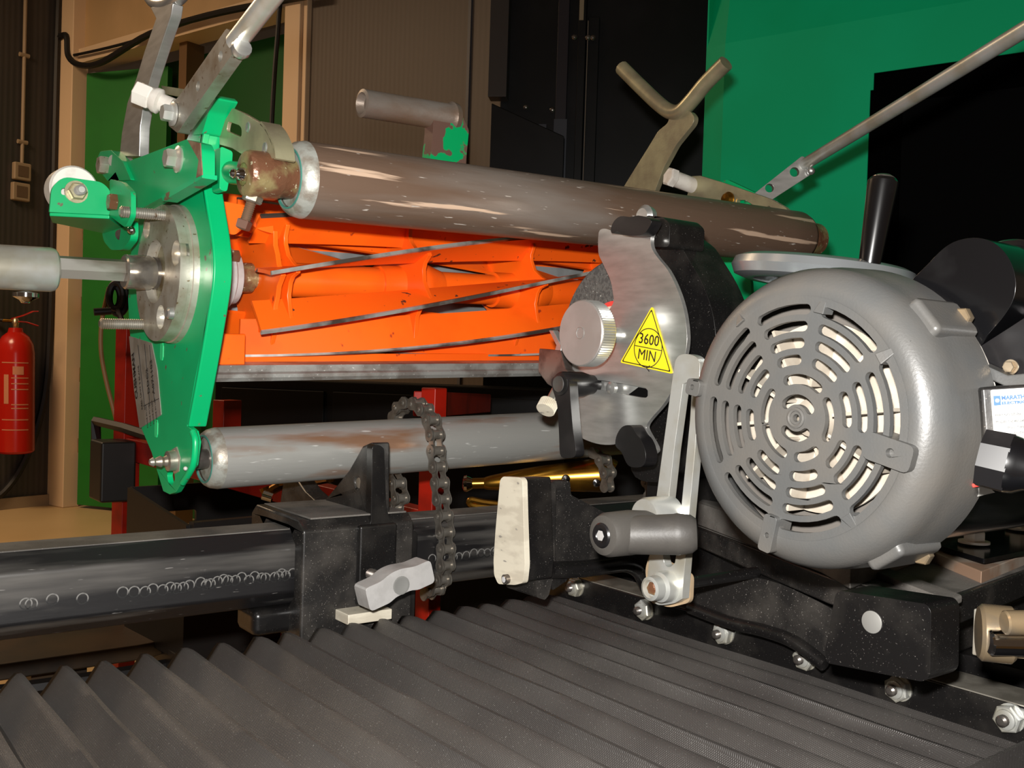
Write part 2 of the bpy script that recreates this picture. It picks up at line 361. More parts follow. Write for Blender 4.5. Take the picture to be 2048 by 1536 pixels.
# the lighter leaf stands ajar
m_ = MB(); a = on(166, 700, P0-BN*.03, BN); b = on(327, 700, P0-BN*.20, BN); a.z = b.z = 0
uu = (b-a); L_ = uu.length; uu.normalize(); nn = Vector((uu.y, -uu.x, 0))
Ml = Matrix(((uu.x, nn.x, 0), (uu.y, nn.y, 0), (0, 0, 1))); zd = at(166, 153, d=(a-CAM).dot(fwd)).z
c = (a+b)/2; m_.box((c.x, c.y, zd/2+.01), (L_, .045, zd-.02), Ml); dr = m_.build('door_1', M['greendoor'], kind=ST, bevel=.003)
m_ = MB()
for k, zz in enumerate((.35, .8, 1.25, 1.7)):
    q = a - uu*.012; m_.cyl((q.x, q.y, zz), (q.x, q.y, zz+.09), .011, seg=10)
m_.build('hinge', M['brass'], dr)
# closed remainder of the room, out of view
m_ = MB(); m_.span((-5, -3, 3.5), (9, 9.5, 3.6)); m_.build('ceiling', pm('white_ceiling', (.5,.48,.45), .8), kind=ST)

# ---- conduit and two socket boxes on the left wall
AN = BU; PA = P0.copy()
def onA(px, py, off=0.0): return on(px, py, PA+AN*off, AN)
t = thing('socket_outlet', 'pair of small cream socket boxes on the dark ribbed left wall', 'socket', onA(42, 365))
for (y0, y1, x0, x1) in ((326, 361, 26, 60), (366, 402, 23, 58)):
    a = onA(x0, (y0+y1)/2, .02); b = onA(x1, (y0+y1)/2, .02); h = (onA(42, y0).z-onA(42, y1).z)
    c = (a+b)/2; wd = abs((b-a).dot(BN))
    MB().box(c, (.04, wd, h), Matrix(((AN.x, BN.x, 0), (AN.y, BN.y, 0), (0, 0, 1)))).build('socket_box', M['cream2'], t, bevel=.008)
    MB().box(c+AN*.021, (.004, wd*.62, h*.62), Matrix(((AN.x, BN.x, 0), (AN.y, BN.y, 0), (0, 0, 1)))).build('socket_face', pm('socket_face', (.12,.075,.045), .5), t, bevel=.001)
m_ = MB(); a = onA(44, 326, .02); b = onA(54, -60, .02); b.x, b.y = a.x, a.y; m_.cyl(a, b, .011, seg=10)
o = m_.build('conduit_pipe', M['cream2']); tag(o, 'thin cream conduit running up the dark wall above the sockets', 'pipe')
for py in (112, 286):
    q = a.copy(); q.z = onA(47, py).z; MB().cyl(q-BN*.03, q+BN*.03, .014, seg=8).build('pipe_clip', M['cream2'], o)

# ---- fire extinguisher on the left wall
c = onA(31, 906, .13); sc_ = (c-CAM).dot(fwd)/F_PX
t = thing('fire_extinguisher', 'red fire extinguisher hanging on the dark ribbed left wall', 'fire extinguisher', c)
H = 250*sc_; rad = 35*sc_
prof = [(0, rad*.82), (.008, rad*.95), (H*.02, rad)] + [(H*.80, rad), (H*.87, rad*.93), (H*.93, rad*.72), (H*.965, rad*.42), (H, rad*.36), (H*1.0, rad*.34)]
axx = (Z+BN*.02).normalized()
MB().lathe(c, axx, prof, 32).build('cylinder', M['extred'], t)
q = c+axx*H
MB().lathe(q, axx, [(0, .016), (.02, .016), (.03, .022), (.05, .018), (.062, .008)], 16).build('valve', M['brass'], t)
hd = (rt*.9+up*.0); 
MB().strip([q+axx*.055-hd*.03, q+axx*.075+hd*.05, q+axx*.10+hd*.115, q+axx*.10+hd*.15], BU*.012, Z*.007).build('handle', M['red'], t, bevel=.002)
MB().strip([q+axx*.04-hd*.01, q+axx*.035+hd*.07, q+axx*.012+hd*.15], BU*.012, Z*.007).build('lever', M['red'], t, bevel=.002)
MB().cyl(q+axx*.042, q+axx*.046-hd*.085, .011, seg=12).build('hose_fitting', M['gold'], t)
MB().tube([q+axx*.046-hd*.08, q+axx*.03-hd*.20, q-hd*.30-axx*.2], .011).build('hose', M['cable'], t)
# printed label wrapped round the front of the cylinder: thin raised shell pieces
def wrap(a0, a1, h0, h1, name, mat, off=.0012):
    mb = MB(); vs = []; n = 8
    tocam = (CAM-c); tocam.z = 0; tocam.normalize(); sd = Z.cross(tocam)
    for i in range(n+1):
        an = a0+(a1-a0)*i/n; dv = tocam*math.cos(an)+sd*math.sin(an)
        for h in (h0, h1): vs.append(c+axx*h+dv*(rad+off)); vs.append(c+axx*h+dv*(rad-.002))
    fs = []
    for i in range(n):
        o_ = i*4; fs += [(o_, o_+4, o_+6, o_+2), (o_+1, o_+3, o_+7, o_+5), (o_, o_+1, o_+5, o_+4), (o_+2, o_+6, o_+7, o_+3)]
    fs += [(0, 2, 3, 1), (n*4, n*4+1, n*4+3, n*4+2)]
    mb.add(vs, fs); return mb.build(name, mat, t)
wrap(-.15, .42, H*.63, H*.695, 'label_patch', M['extlabel'])
wrap(-.62, -.36, H*.40, H*.63, 'label_patch', M['extlabel'])
for hh in (.60, .555, .51, .39, .36): wrap(-.22, .70, H*hh, H*(hh+.008), 'label_line', M['extlabel'])
for hh in (.19, .27, .72): wrap(-.75, .70, H*hh, H*(hh+.008), 'label_line', M['extlabel'])
# bracket behind
MB().box(c+axx*H*.6-AN*(rad*.5+.03), (.08, .05, .12), Matrix(((AN.x, BN.x, 0), (AN.y, BN.y, 0), (0, 0, 1)))).build('wall_bracket', M['blackmetal'], t)
# ---- cables on the walls
def cable(name, pts, r, mat, label):
    o = MB().tube(pts, r, seg=8).build(name, mat); tag(o, label, 'cable'); return o
cable('wall_cable', [on(x, y, P0+BN*.07, BN) for x, y in ((118, 75), (133, 72), (137, 112), (160, 130), (205, 124), (300, 68), (420, 30), (560, 2), (640, -12))], .019, M['cable'], 'thick black cable looping over the cream door frame')
cable('wall_cable', [on(x, y, P0+BN*.05, BN) for x, y in ((118, 112), (150, 110), (260, 84), (400, 38), (500, 10), (600, -18))], .009, M['cable'], 'thin black cable running up along the cream board over the door')
cable('wall_cable', [on(x, y, P0+BN*.04, BN) for x, y in ((562, -20), (556, 60), (549, 150), (543, 260), (538, 420), (530, 800))], .013, M['cable'], 'black cable hanging straight down before the dark green door')
cable('wall_cable', [onA(x, y, .03) for x, y in ((118, -40), (112, 150), (106, 400), (100, 650), (88, 800), (50, 920), (0, 990), (-60, 1010))], .022, M['cable'], 'thick black hose hanging in the corner beside the extinguisher')

# ---- crank wheel seen behind the drive bar
t = thing('coiled_cable', 'black coiled cable with a stubby plug behind the drive bar', 'cable', at(230, 600, d=2.7))
for k, (dx, dy, rr) in enumerate(((0, 0, 26), (5, 5, 32), (-4, 3, 22))):
    cc = at(232+dx, 592+dy, d=2.7+.01*k); MB().tube([cc+(rt*math.cos(a)*.55+up*math.sin(a))*rr*2.7/F_PX for a in [i*.5236 for i in range(13)]], .008, seg=8).build('loop', M['cable'], t)
MB().tube([at(236, 618, d=2.7), at(246, 650, d=2.65), at(250, 662, d=2.6)], .008, seg=8).build('tail', M['cable'], t)
MB().tube([at(x, y, d=2.72) for x, y in ((218, 575), (204, 640), (202, 700), (212, 760), (226, 815), (236, 850), (252, 872))], .006, seg=8).build('tan_lead', M['tan'], t, label='thin tan lead')
MB().cyl(at(222, 622, d=2.68), at(188, 624, d=2.66), .010, seg=12).build('plug', M['cable'], t)

# ---- red rack with its load, behind the machine
def rbox(mb, a, b, w_, h_):
    a, b = Vector(a), Vector(b); ax = (b-a).normalized(); q = Z if abs(ax.z) < .9 else BU
    s1 = ax.cross(q).normalized(); s2 = ax.cross(s1)
    vs = []
    for p in (a, b): vs += [p-s1*w_/2-s2*h_/2, p+s1*w_/2-s2*h_/2, p+s1*w_/2+s2*h_/2, p-s1*w_/2+s2*h_/2]
    return mb.add(vs, [(0,1,2,3),(7,6,5,4),(0,4,5,1),(1,5,6,2),(2,6,7,3),(3,7,4,0)])
pA = at(253, 900, d=2.6); pB = at(862, 1000, d=1.62); pBf = Vector((pB.x, pB.y, 0))
t = thing('red_rack', 'red steel rack of square tube posts standing behind the machine', 'rack', (pA.x, pA.y, 0))
ztop = at(253, 655, d=2.6).z
rbox(MB(), (pA.x, pA.y, 0), (pA.x, pA.y, ztop), .048, .048).build('post', M['red'], t, bevel=.002)
rbox(MB(), (pB.x, pB.y, 0), (pB.x, pB.y, at(862, 775, d=1.62).z), .030, .030).build('post', M['red'], t, bevel=.002)
pD = at(455, 800, d=2.75); rbox(MB(), (pD.x, pD.y, 0), (pD.x, pD.y, pD.z), .06, .048).build('post', M['red'], t, bevel=.002)
zr1 = at(262, 895, d=2.6).z
rbox(MB(), (pA.x, pA.y, zr1), (pB.x, pB.y, zr1-.02), .03, .055).build('rail', M['red'], t, bevel=.002)
zr2 = at(420, 1262, d=2.2).z
rbox(MB(), (pA.x, pA.y, zr2+.1), (pB.x, pB.y, zr2+.02), .03, .05).build('rail', M['red'], t, bevel=.002)
rbox(MB(), at(850, 808, d=1.66), at(965, 806, d=2.4), .04, .042).build('rail', M['red'], t, bevel=.002)
rbox(MB(), (pA.x, pA.y, zr1), (pD.x, pD.y, zr1), .03, .05).build('rail', M['red'], t, bevel=.002)
# black box clamped on the front post
c = at(225, 940, d=2.52)
t = thing('black_box', 'black box clamped to the leftmost red rack post', 'box', c)
MB().box(c, (.085, .105, .150)).build('body', M['crate'], t, bevel=.006)
MB().tube([at(192, 885, d=2.6), at(192, 842, d=2.6), at(250, 856, d=2.5), at(300, 872, d=2.4)], .013, seg=6, smooth=False).build('bracket', M['cable'], t)
# crates and dark cabinets under the machine's back
c0 = at(520, 1045, d=2.05)
t = thing('black_crate', 'black plastic crate with a hand slot behind the roller clamp bracket', 'crate', (c0.x, c0.y, c0.z-.2))
U = (X*.9+Y*.1).normalized(); V = Z.cross(U).normalized()
def crw(o, hu, z0, z1, hole=False):
    a, b = o-U*hu, o+U*hu
    out = [Vector((a.x,a.y,z0)), Vector((b.x,b.y,z0)), Vector((b.x,b.y,z1)), Vector((a.x,a.y,z1))]
    hs = []
    if hole:
        q0, q1 = o-U*.17, o-U*.07; hs = [rnd([Vector((q0.x,q0.y,z1-.085)), Vector((q1.x,q1.y,z1-.085)), Vector((q1.x,q1.y,z1-.055)), Vector((q0.x,q0.y,z1-.055))], .008)]
    return out, hs
out, hs = crw(c0-V*.12, .21, c0.z-.22, c0.z+.03, False); MB().slab(out, V*.008, hs).build('front_wall', M['crate'], t)
out, hs = crw(c0+V*.14, .21, c0.z-.22, c0.z+.07, True); MB().slab(out, V*.008, hs).build('rear_wall', M['crate'], t)
for sgn in (-1, 1):
    e = c0+U*.21*sgn; MB().slab([e-V*.12-Z*.22, e+V*.14-Z*.22, e+V*.14+Z*.07, e-V*.12+Z*.03], U*.008*sgn).build('end_wall', M['crate'], t)
MB().box(c0-Z*.215, (.42, .26, .01)).build('base', M['crate'], t)
rbox(MB(), c0-V*.125-U*.21+Z*.03, c0-V*.125+U*.21+Z*.03, .018, .012).build('rim', M['crate'], t)
text('10', .03, c0-V*.121-U*.02-Z*.02, U, Z, pm('moulded_number', (.05,.045,.04), .4), t, 'number', off=.001)
# pedestal under crate
m_ = MB(); m_.box((c0.x, c0.y, (c0.z-.22)/2), (.4, .26, (c0.z-.22))); o = m_.build('parts_bin', M['crate'], bevel=.01); tag(o, 'black bin under the crate at the red rack', 'bin')
q0 = at(430, 760, d=3.1); q1 = at(1240, 760, d=2.8); 
m_ = MB(); a = Vector((q0.x, q0.y, 0)); b = Vector((q1.x, q1.y, 0)); ax = (b-a).normalized(); nn = Vector((-ax.y, ax.x, 0))
m_.slab([a, b, b+nn*.22, a+nn*.22], Z*.93); t = thing('tool_cabinet', 'low black tool cabinet behind the red rack', 'cabinet', a)
m_.build('body', M['blackmetal'], t, bevel=.005)
for k in range(4): 
    s0, s1 = a+ax*(.03+k*.37), a+ax*(.37+k*.37); MB().slab([s0+Z*.06, s1+Z*.06, s1+Z*.9, s0+Z*.9], -nn*.012).build('door', M['blackmetal'], t, bevel=.002)
# brown board / tray low down behind the beam
za = .42
a0, a1, a2, a3 = at(-120, 1330, z=za), at(300, 1262, z=za), at(372, 1300, z=za), at(-120, 1420, z=za)
t = thing('brown_tray', 'dark brown tray with a black rim below the octagonal beam', 'tray', (a1+a3)/2)
f0, f1 = at(-150, 1385, z=za), at(340, 1312, z=za); g0, g1 = at(-150, 1290, z=za), at(300, 1225, z=za)
MB().slab(rnd([f0, f1, g1, g0], .06), Z*.03).build('board', M['darkbrown'], t, bevel=.004)
MB().tube([f0-Z*.02, f1-Z*.02, at(365, 1290, z=za-.02), g1-Z*.02], .016, seg=8).build('rim', M['cable'], t)
c = (f0+g1)/2; MB().span((c.x-.05, c.y-.05, 0), (c.x+.05, c.y+.05, za)).build('leg', M['darkbrown'], t)

# ---- tall black cabinet
pc = at(1190, 200, d=3.3)
kU = (rt-Vector((0,0,rt.z))).normalized(); kU = (kU*.97+BU*.25).normalized(); kN = Vector((kU.y, -kU.x, 0))
if kN.dot(CAM-pc) < 0: kN = -kN
def onK(px, py, off=0.0): return on(px, py, pc+kN*off, kN)
def kpanel(mb, x0, x1, y0, y1, off, th, x0b=None, x1b=None):
    q = [onK(x0, y0, off), onK(x1, y0, off), onK(x1 if x1b is None else x1b, y1, off), onK(x0 if x0b is None else x0b, y1, off)]
    # keep verticals vertical in the place
    a = onK(x0, (y0+y1)/2, off); b = onK(x1, (y0+y1)/2, off); z1_ = q[0].z; z0_ = q[2].z
    return mb.slab([Vector((a.x,a.y,z0_)), Vector((b.x,b.y,z0_)), Vector((b.x,b.y,z1_)), Vector((a.x,a.y,z1_))], kN*th)
t = thing('black_cabinet', 'tall black sheet metal cabinet with vertical seams beside the green enclosure', 'cabinet', (pc.x, pc.y, 0))
m_ = MB(); a = onK(1000, 200); b = onK(1560, 200); a.z = b.z = 0
m_.slab([a, b, b-kN*.25, a-kN*.25], Z*2.6); m_.build('body', M['blackmetal'], t, bevel=.004)
kpanel(MB(), 986, 1022, -120, 203, .02, .06).build('corner_strip', pm('brown_black_strip', (.030,.024,.022), .4), t, bevel=.002)
kpanel(MB(), 1106, 1128, -120, 900, .0, .02).build('seam_strip', pm('plum_black_strip', (.016,.013,.018), .35), t, bevel=.002)
kpanel(MB(), 1148, 1163, -120, 900, .0, .05).build('channel', M['blackmetal'], t, bevel=.002)
kpanel(MB(), 1164, 1186, 40, 900, .0, .03).build('channel', M['blackmetal'], t, bevel=.002)
kpanel(MB(), 1161, 1170, -120, 41, .052, .006).build('rule_strip', pm('brass_strip', (.22,.17,.11), .5), t, bevel=.001)
kpanel(MB(), 1162.0, 1163.2, 42, 900, .052, .003).build('worn_edge', pm('worn_edge', (.20,.15,.11), .5), t)
kpanel(MB(), 1068, 1083, 250, 900, .0, .012).build('seam_strip', pm('grey_strip', (.040,.042,.055), .35), t)
kpanel(MB(), 1098, 1124, 240, 900, .021, .012).build('seam_strip', pm('grey_strip2', (.040,.042,.055), .35), t)
for px, py in ((1149, 75), (1176, 76), (1186, 76), (1105, 220), (1052, 215)):
    q = onK(px, py, .05 if px > 1140 else .02); MB().lathe(q, kN, [(0, .009), (.006, .009), (.010, .005), (.011, 0)], 12).build('bolt', M['darksteel'], t)
a = onK(981, 205, .0); b = onK(1128, 268, .0)
m_ = MB(); q = [onK(981, 900, .07), onK(1128, 900, .07), onK(1128, 272, .07), onK(983, 206, .07)]
q[0].x, q[0].y = q[3].x, q[3].y; q[1].x, q[1].y = q[2].x, q[2].y
m_.slab(q, -kN*.05); m_.build('lower_cover', M['blackmetal'], t, bevel=.003)

# ---- green enclosure on the right
hp = at(1600, 400, d=2.4)
def onH(px, py, off=0.0): return on(px, py, hp+BN*off, BN)
t = thing('green_enclosure', 'large green sheet metal enclosure with a black opening behind the motor', 'enclosure', (hp.x, hp.y, 0))
crease = [onH(1441, 368), onH(1456, 86)]
zc = onH(1456, 86).z; zlow = .05
e0 = onH(1443, 300); aL = Vector((e0.x, e0.y, 0)); eR = aL + BU*2.2
zo1 = onH(1748, 146).z; o0 = onH(1742, 300); oL = Vector((o0.x, o0.y, 0))
def hv(p, z_): return Vector((p.x, p.y, z_))
lip = onH(1736, 300); lipz = onH(1736, 181).z
o_low = onH(1714, 540); 
hole = [hv(lip, zlow+.1), hv(eR-BU*.1, zlow+.1), hv(eR-BU*.1, zo1), hv(oL, zo1), hv(oL, lipz), hv(lip, lipz)]
MB().slab([hv(aL, zlow), hv(eR, zlow), hv(eR, zc), hv(aL, zc)], -BN*.004, [hole]).build('front_panel', M['hood'], t)
# sloping upper panel leans back over the crease
bk = -BN*.10
MB().slab([hv(aL, zc), hv(eR, zc), hv(eR, zc+.75)+bk*2.2, hv(aL, zc+.75)+bk*2.2-BU*.05], -BN*.004).build('upper_panel', M['hood'], t)
c1 = aL - BU*.075 - BN*.05
MB().slab([hv(aL, zlow), hv(aL, zc), hv(c1, zc+.01), hv(c1, zlow)], -BN*.004).build('corner_panel', M['hood'], t)
c2 = hv(aL, zc+.75)+bk*2.2-BU*.05
MB().slab([hv(aL, zc), c2, c2-BU*.11-BN*.05, hv(c1, zc+.01)], -BN*.004).build('corner_panel', M['hood'], t)
MB().slab([hv(c1, zlow), hv(c1, zc+.7), hv(c1-BN*.55, zc+.7), hv(c1-BN*.55, zlow)], BU*.004).build('side_panel', M['hood'], t)
inn = -BN*.45
m_ = MB(); i0 = oL-BU*.06-BN*.02; i1 = eR-BN*.02
m_.slab([hv(i0, zlow+.05)+inn, hv(i1, zlow+.05)+inn, hv(i1, zo1+.05)+inn, hv(i0, zo1+.05)+inn], -BN*.01)
m_.slab([hv(i0, zlow+.05), hv(i0, zo1+.05), hv(i0, zo1+.05)+inn, hv(i0, zlow+.05)+inn], -BU*.01)
m_.slab([hv(i0, zo1+.05), hv(i1, zo1+.05), hv(i1, zo1+.05)+inn, hv(i0, zo1+.05)+inn], Z*.01)
m_.build('interior', M['dark'], t)
MB().slab([hv(aL, 0), hv(eR, 0), hv(eR, 0)-BN*.5, hv(aL, 0)-BN*.5], Z*.05).build('plinth', M['blackmetal'], t)
# ---------------------------------------------------------------- machine bed, bellows, rails, beam
ZB = 1-.27
XR = .755
t = thing('machine_bed', 'black machine bed carrying the bellows and slide rails', 'machine', (.9, .6, 0))
MB().span((.0, .05, .0), (1.7, .90, .66)).build('base', M['blackmetal'], t, bevel=.01)
MB().span((XR+.004, .0, .655), (1.7, .935, ZB-.008)).build('deck', M['black'], t, bevel=.003)
MB().span((-.02, .02, .655), (XR+.0, .90, .672)).build('pan', M['blackmetal'], t, bevel=.002)
# bellows: pleated rubber cover
tips = [33, 124, 202, 284, 361, 436, 509, 567, 635, 694, 755, 804, 865, 916, 960, 1010, 1052, 1090]
YF = .915
xs = [at(p, 1300, y=YF).x for p in tips]
while xs[0] > -.02: xs.insert(0, xs[0]-.040)
k = xs[-1]+.022
while k < XR-.004: xs.append(k); k += .022
def amp(x): 
    if x < .45: return .027
    if x < .70: return .027+(.010-.027)*(x-.45)/.25
    return .010+(.0045-.010)*min(1, (x-.70)/.05)
prof = []
for i, x in enumerate(xs):
    a = amp(x); nx = xs[i+1] if i+1 < len(xs) else XR; w_ = nx-x
    prof += [(x-.0007, ZB-a*.015), (x+.0009, ZB-a*.01), (x+w_*.08, ZB-a*.17), (x+w_*.22, ZB-a*.55), (x+w_*.36, ZB-a*.93), (x+w_*.42, ZB-a*1.0), (x+w_*.48, ZB-a*.95), (x+w_*.70, ZB-a*.56), (x+w_*.90, ZB-a*.17)]
prof.append((XR-.001, ZB-.003))
ys = [YF - (YF-.335)*(j/46) for j in range(47)]
vs = []; fs = []; n = len(prof)
rng = random.Random(3); ph = [rng.uniform(0, 6.28) for _ in range(40)]
for j, yv in enumerate(ys):
    e = min(1, (YF-yv)/.03); ef = min(1, (yv-.335)/.02)
    for i, (x, z_) in enumerate(prof):
        kx = i//9; flat = (1-yv/.9)
        wob = .0013*math.sin(yv*9+ph[kx % 40])*max(0, min(1, x*2))+.0005*math.sin(yv*31+ph[(kx*3) % 40])
        zz = z_ + .0006*math.sin(yv*17+ph[(kx+7) % 40])
        drop = (1-e)**2*.004
        vs.append((x+wob*e, yv, zz-drop))
for j in range(len(ys)-1):
    for i in range(n-1): fs.append((j*n+i, j*n+i+1, (j+1)*n+i+1, (j+1)*n+i))
me = bpy.data.meshes.new('bellows'); me.from_pydata(vs, [], fs)
for p in me.polygons: p.use_smooth = True
me.set_sharp_from_angle(angle=R(50)); me.materials.append(M['rubber'])
o = bpy.data.objects.new('bellows_cover', me); C.objects.link(o)
sm = o.modifiers.new('thick', 'SOLIDIFY'); sm.thickness = .0014; sm.offset = -1
tag(o, 'pleated black rubber bellows cover spread over the machine bed', 'bellows')
# side skirt of the bellows towards the camera, hangs to the pan
m_ = MB(); m_.strip([(-.02, .333, ZB-.03), (XR-.01, .333, ZB-.012)], Z*.028, Y*.003); m_.build('skirt', M['rubber'], o)

# clamp rail with nuts
t = thing('clamp_rail', 'black clamp rail with a row of hex nuts beside the bellows', 'rail', (XR, .6, ZB))
MB().span((XR, .30, ZB-.012), (XR+.042, .93, 1-.243)).build('bar', M['black'], t, bevel=.001)
MB().span((XR+.001, .30, 1-.2428), (XR+.042, .93, 1-.2418)).build('worn_top', pm('bare_rail_top', (.26,.24,.205), .4, .4, c2=(.17,.155,.13), sc=40), t)
nutm = MB(); nutm.cyl((0,0,0), (-.0018,0,0), .0108, seg=24).hexa((-.0018,0,0), (-1,0,0), .0108, .0072).lathe((-.009,0,0), (-1,0,0), [(0,.0080),(.0016,.0074),(.0022,.0056),(.0022,.0044)], 20)
nm = nutm.mesh('rail_nut', M['zinc']); stm = MB().thread((-.006,0,0), (-1,0,0), .0044, .010, .0012).mesh('stud', M['darksteel'])
for k, (px, py) in enumerate(((1147, 1175), (1285, 1220), (1443, 1267), (1607, 1317), (1793, 1378), (2015, 1438))):
    p = at(px, py, x=XR-.006); p.x = XR
    a = child('rail_nut', nm, t, Matrix.Translation(p) @ Matrix.Rotation(k*.37, 4, 'X'))
    b = child('stud', stm, a, Matrix.Translation(p))
# inner second rail and way surfaces beyond the clamp rail
t = thing('slide_way', 'dark slide way beyond the clamp rail under the motor plate', 'rail', (.9, .6, ZB))
MB().span((XR+.060, .20, ZB-.012), (XR+.085, .95, 1-.232)).build('way', M['black'], t, bevel=.001)
MB().span((XR+.10, .10, ZB-.012), (XR+.26, .95, 1-.238)).build('way', M['blackdust'], t, bevel=.001)

# octagonal beam
by0, by1 = .962, 1.040; bz1, bz0 = 1-.182, 1-.262
def octo(y0, y1, z0, z1, c): return [(y0+c, z0), (y1-c, z0), (y1, z0+c), (y1, z1-c), (y1-c, z1), (y0+c, z1), (y0, z1-c), (y0, z0+c)]
t = thing('octagonal_beam', 'long black octagonal steel beam with a row of ring marks', 'beam', (.6, 1.0, bz0))
MB().slab([Vector((-.45, a, b)) for a, b in octo(by0, by1, bz0, bz1, .017)], X*2.3).build('tube', M['beam'], t, bevel=.003)
MB().span((-.45, by0+.0165, bz1-.0005), (1.85, by1-.0165, bz1+.0006)).build('dust_layer', M['dusttop'], t)
rm = MB().lathe((0,0,0), (0,-1,0), [(-.0004,.0056), (.0002,.0055), (.0002,.0044), (-.0004,.0043)], 20, closed=True).mesh('ring_mark', pm('bare_ring_mark', (.19,.185,.175), .5, .2, c2=(.012,.012,.012), sc=60, lo=.45, hi=.55))
rx = [at(p, 1190, y=by0).x for p in (52, 63, 105, 165, 245, 268, 290, 305, 325, 340, 352, 366, 378, 400, 412, 420, 434, 446, 455, 470, 482, 497, 508, 522, 530, 548, 556, 562, 570, 584, 598, 862, 880, 905, 915, 930, 945, 960, 972, 985, 990)]
for x in rx: child('ring_mark', rm, t, Matrix.Translation((x, by0, (bz0+bz1)/2-.004+random.uniform(-.002, .002))))
for xx in (-.35, 1.75): MB().span((xx-.04, 1.0-.03, 0), (xx+.04, 1.03, bz0+.01)).build('support_leg', M['black'], t, bevel=.004)

# ---- clamp bracket riding on the beam with its V cradle
xa, xb = .452, .585
t = thing('roller_clamp', 'black cast clamp on the beam holding the lower roller in a V cradle', 'clamp', (.52, .95, bz0))
yf = .938
prof2 = [(yf+.010, 1-.290), (yf, 1-.280), (yf, 1-.182), (yf+.012, 1-.170), (1.058, 1-.168), (1.07, 1-.178), (1.07, 1-.25), (1.052, 1-.25), (1.044, 1-.19)]
out = [Vector((xa, a, b)) for a, b in ((yf, 1-.295), (yf, 1-.178), (yf+.012, 1-.168), (1.060, 1-.166), (1.072, 1-.176), (1.072, 1-.285), (1.060, 1-.295))]
hole = [Vector((xa, a, b)) for a, b in octo(by0-.004, by1+.004, bz0-.004, bz1+.003, .017)]
MB().slab(out, X*(xb-xa), [hole]).build('sleeve', M['blackdust'], t, bevel=.005, seg=3)
MB().span((xa+.01, yf+.004, 1-.1675), (xb-.008, 1.06, 1-.1655)).build('dust_layer', M['dusttop'], t, bevel=.0006)
MB().span((xa+.062, yf-.007, 1-.262), (xa+.108, yf+.002, 1-.176)).build('gib_plate', M['black'], t, bevel=.003)
xv = .535
vp = tr([(742, 884), (724, 892), (697, 940), (655, 992), (640, 1010), (612, 985), (590, 955), (566, 958), (560, 1000), (556, 1046), (598, 1062), (700, 1078), (742, 1064)], x=xv)
hl = circ(at(714, 966, x=xv), .0062, Y, Z, 16)
MB().slab(vp, X*.024, [hl]).build('v_cradle', M['blackdust'], t, bevel=.003, seg=3)
MB().lathe(at(714, 966, x=xv)+X*.002, X, [(0, 0), (0.0001, .0061)], 16).build('hole_back', M['steel'], t)
fp = tr([(745, 888), (768, 892), (772, 1010), (782, 1050), (835, 1062), (828, 1240), (690, 1250), (700, 1075), (742, 1050)], y=yf+.002)
MB().slab(rnd(fp, .006), Y*.012).build('front_web', M['black'], t, bevel=.002)
MB().span((xa+.04, yf+.01, 1-.305), (xa+.075, yf+.05, 1-.29)).build('foot', M['black'], t, bevel=.003)
MB().box(at(560, 1230, y=.99), (.08, .05, .028)).build('rear_lug', M['black'], t, bevel=.008)
MB().box(at(727, 1228, y=.925), (.052, .030, .011)).build('clamp_pad', M['aluface'], t, bevel=.001)
# T knob in bare alloy
kc = at(795, 1168, y=.875)
u_ = (at(858, 1132, y=.875)-at(728, 1190, y=.875)).normalized(); v_ = u_.cross(Y).normalized()
if v_.z < 0: v_ = -v_
def kp(a, b): return kc + u_*a + v_*b
L2 = (at(858, 1132, y=.875)-at(728, 1190, y=.875)).length/2
pts = rnd([kp(-L2, -.0125), kp(-.016, -.0125), kp(-.008, -.0095), kp(.010, -.0095), kp(.018, -.0125), kp(L2, -.0125), kp(L2, .0125), kp(.020, .0125), kp(.004, .0165), kp(-.008, .0165), kp(-.020, .0125), kp(-L2, .0125)], .005, 3)
kn = MB().slab([p-Y*.007 for p in pts], Y*.024).build('bar_knob', M['alloy'], t, bevel=.005, seg=3, label='cast alloy bar knob')
MB().lathe(kc-Y*.0075, -Y, [(0, .0095), (.0004, .0095), (.0006, .0085), (.0002, .0070)], 24).build('screw_seat', pm('dull_plug', (.24,.24,.23), .5, .3), kn)
MB().cyl(kc+Y*.012, kc+Y*.030, .012, .011, ch=.002).build('neck', M['alloy'], kn)
MB().thread(kc+Y*.03, Y, .006, .035, .0014).build('screw', M['darksteel'], kn)

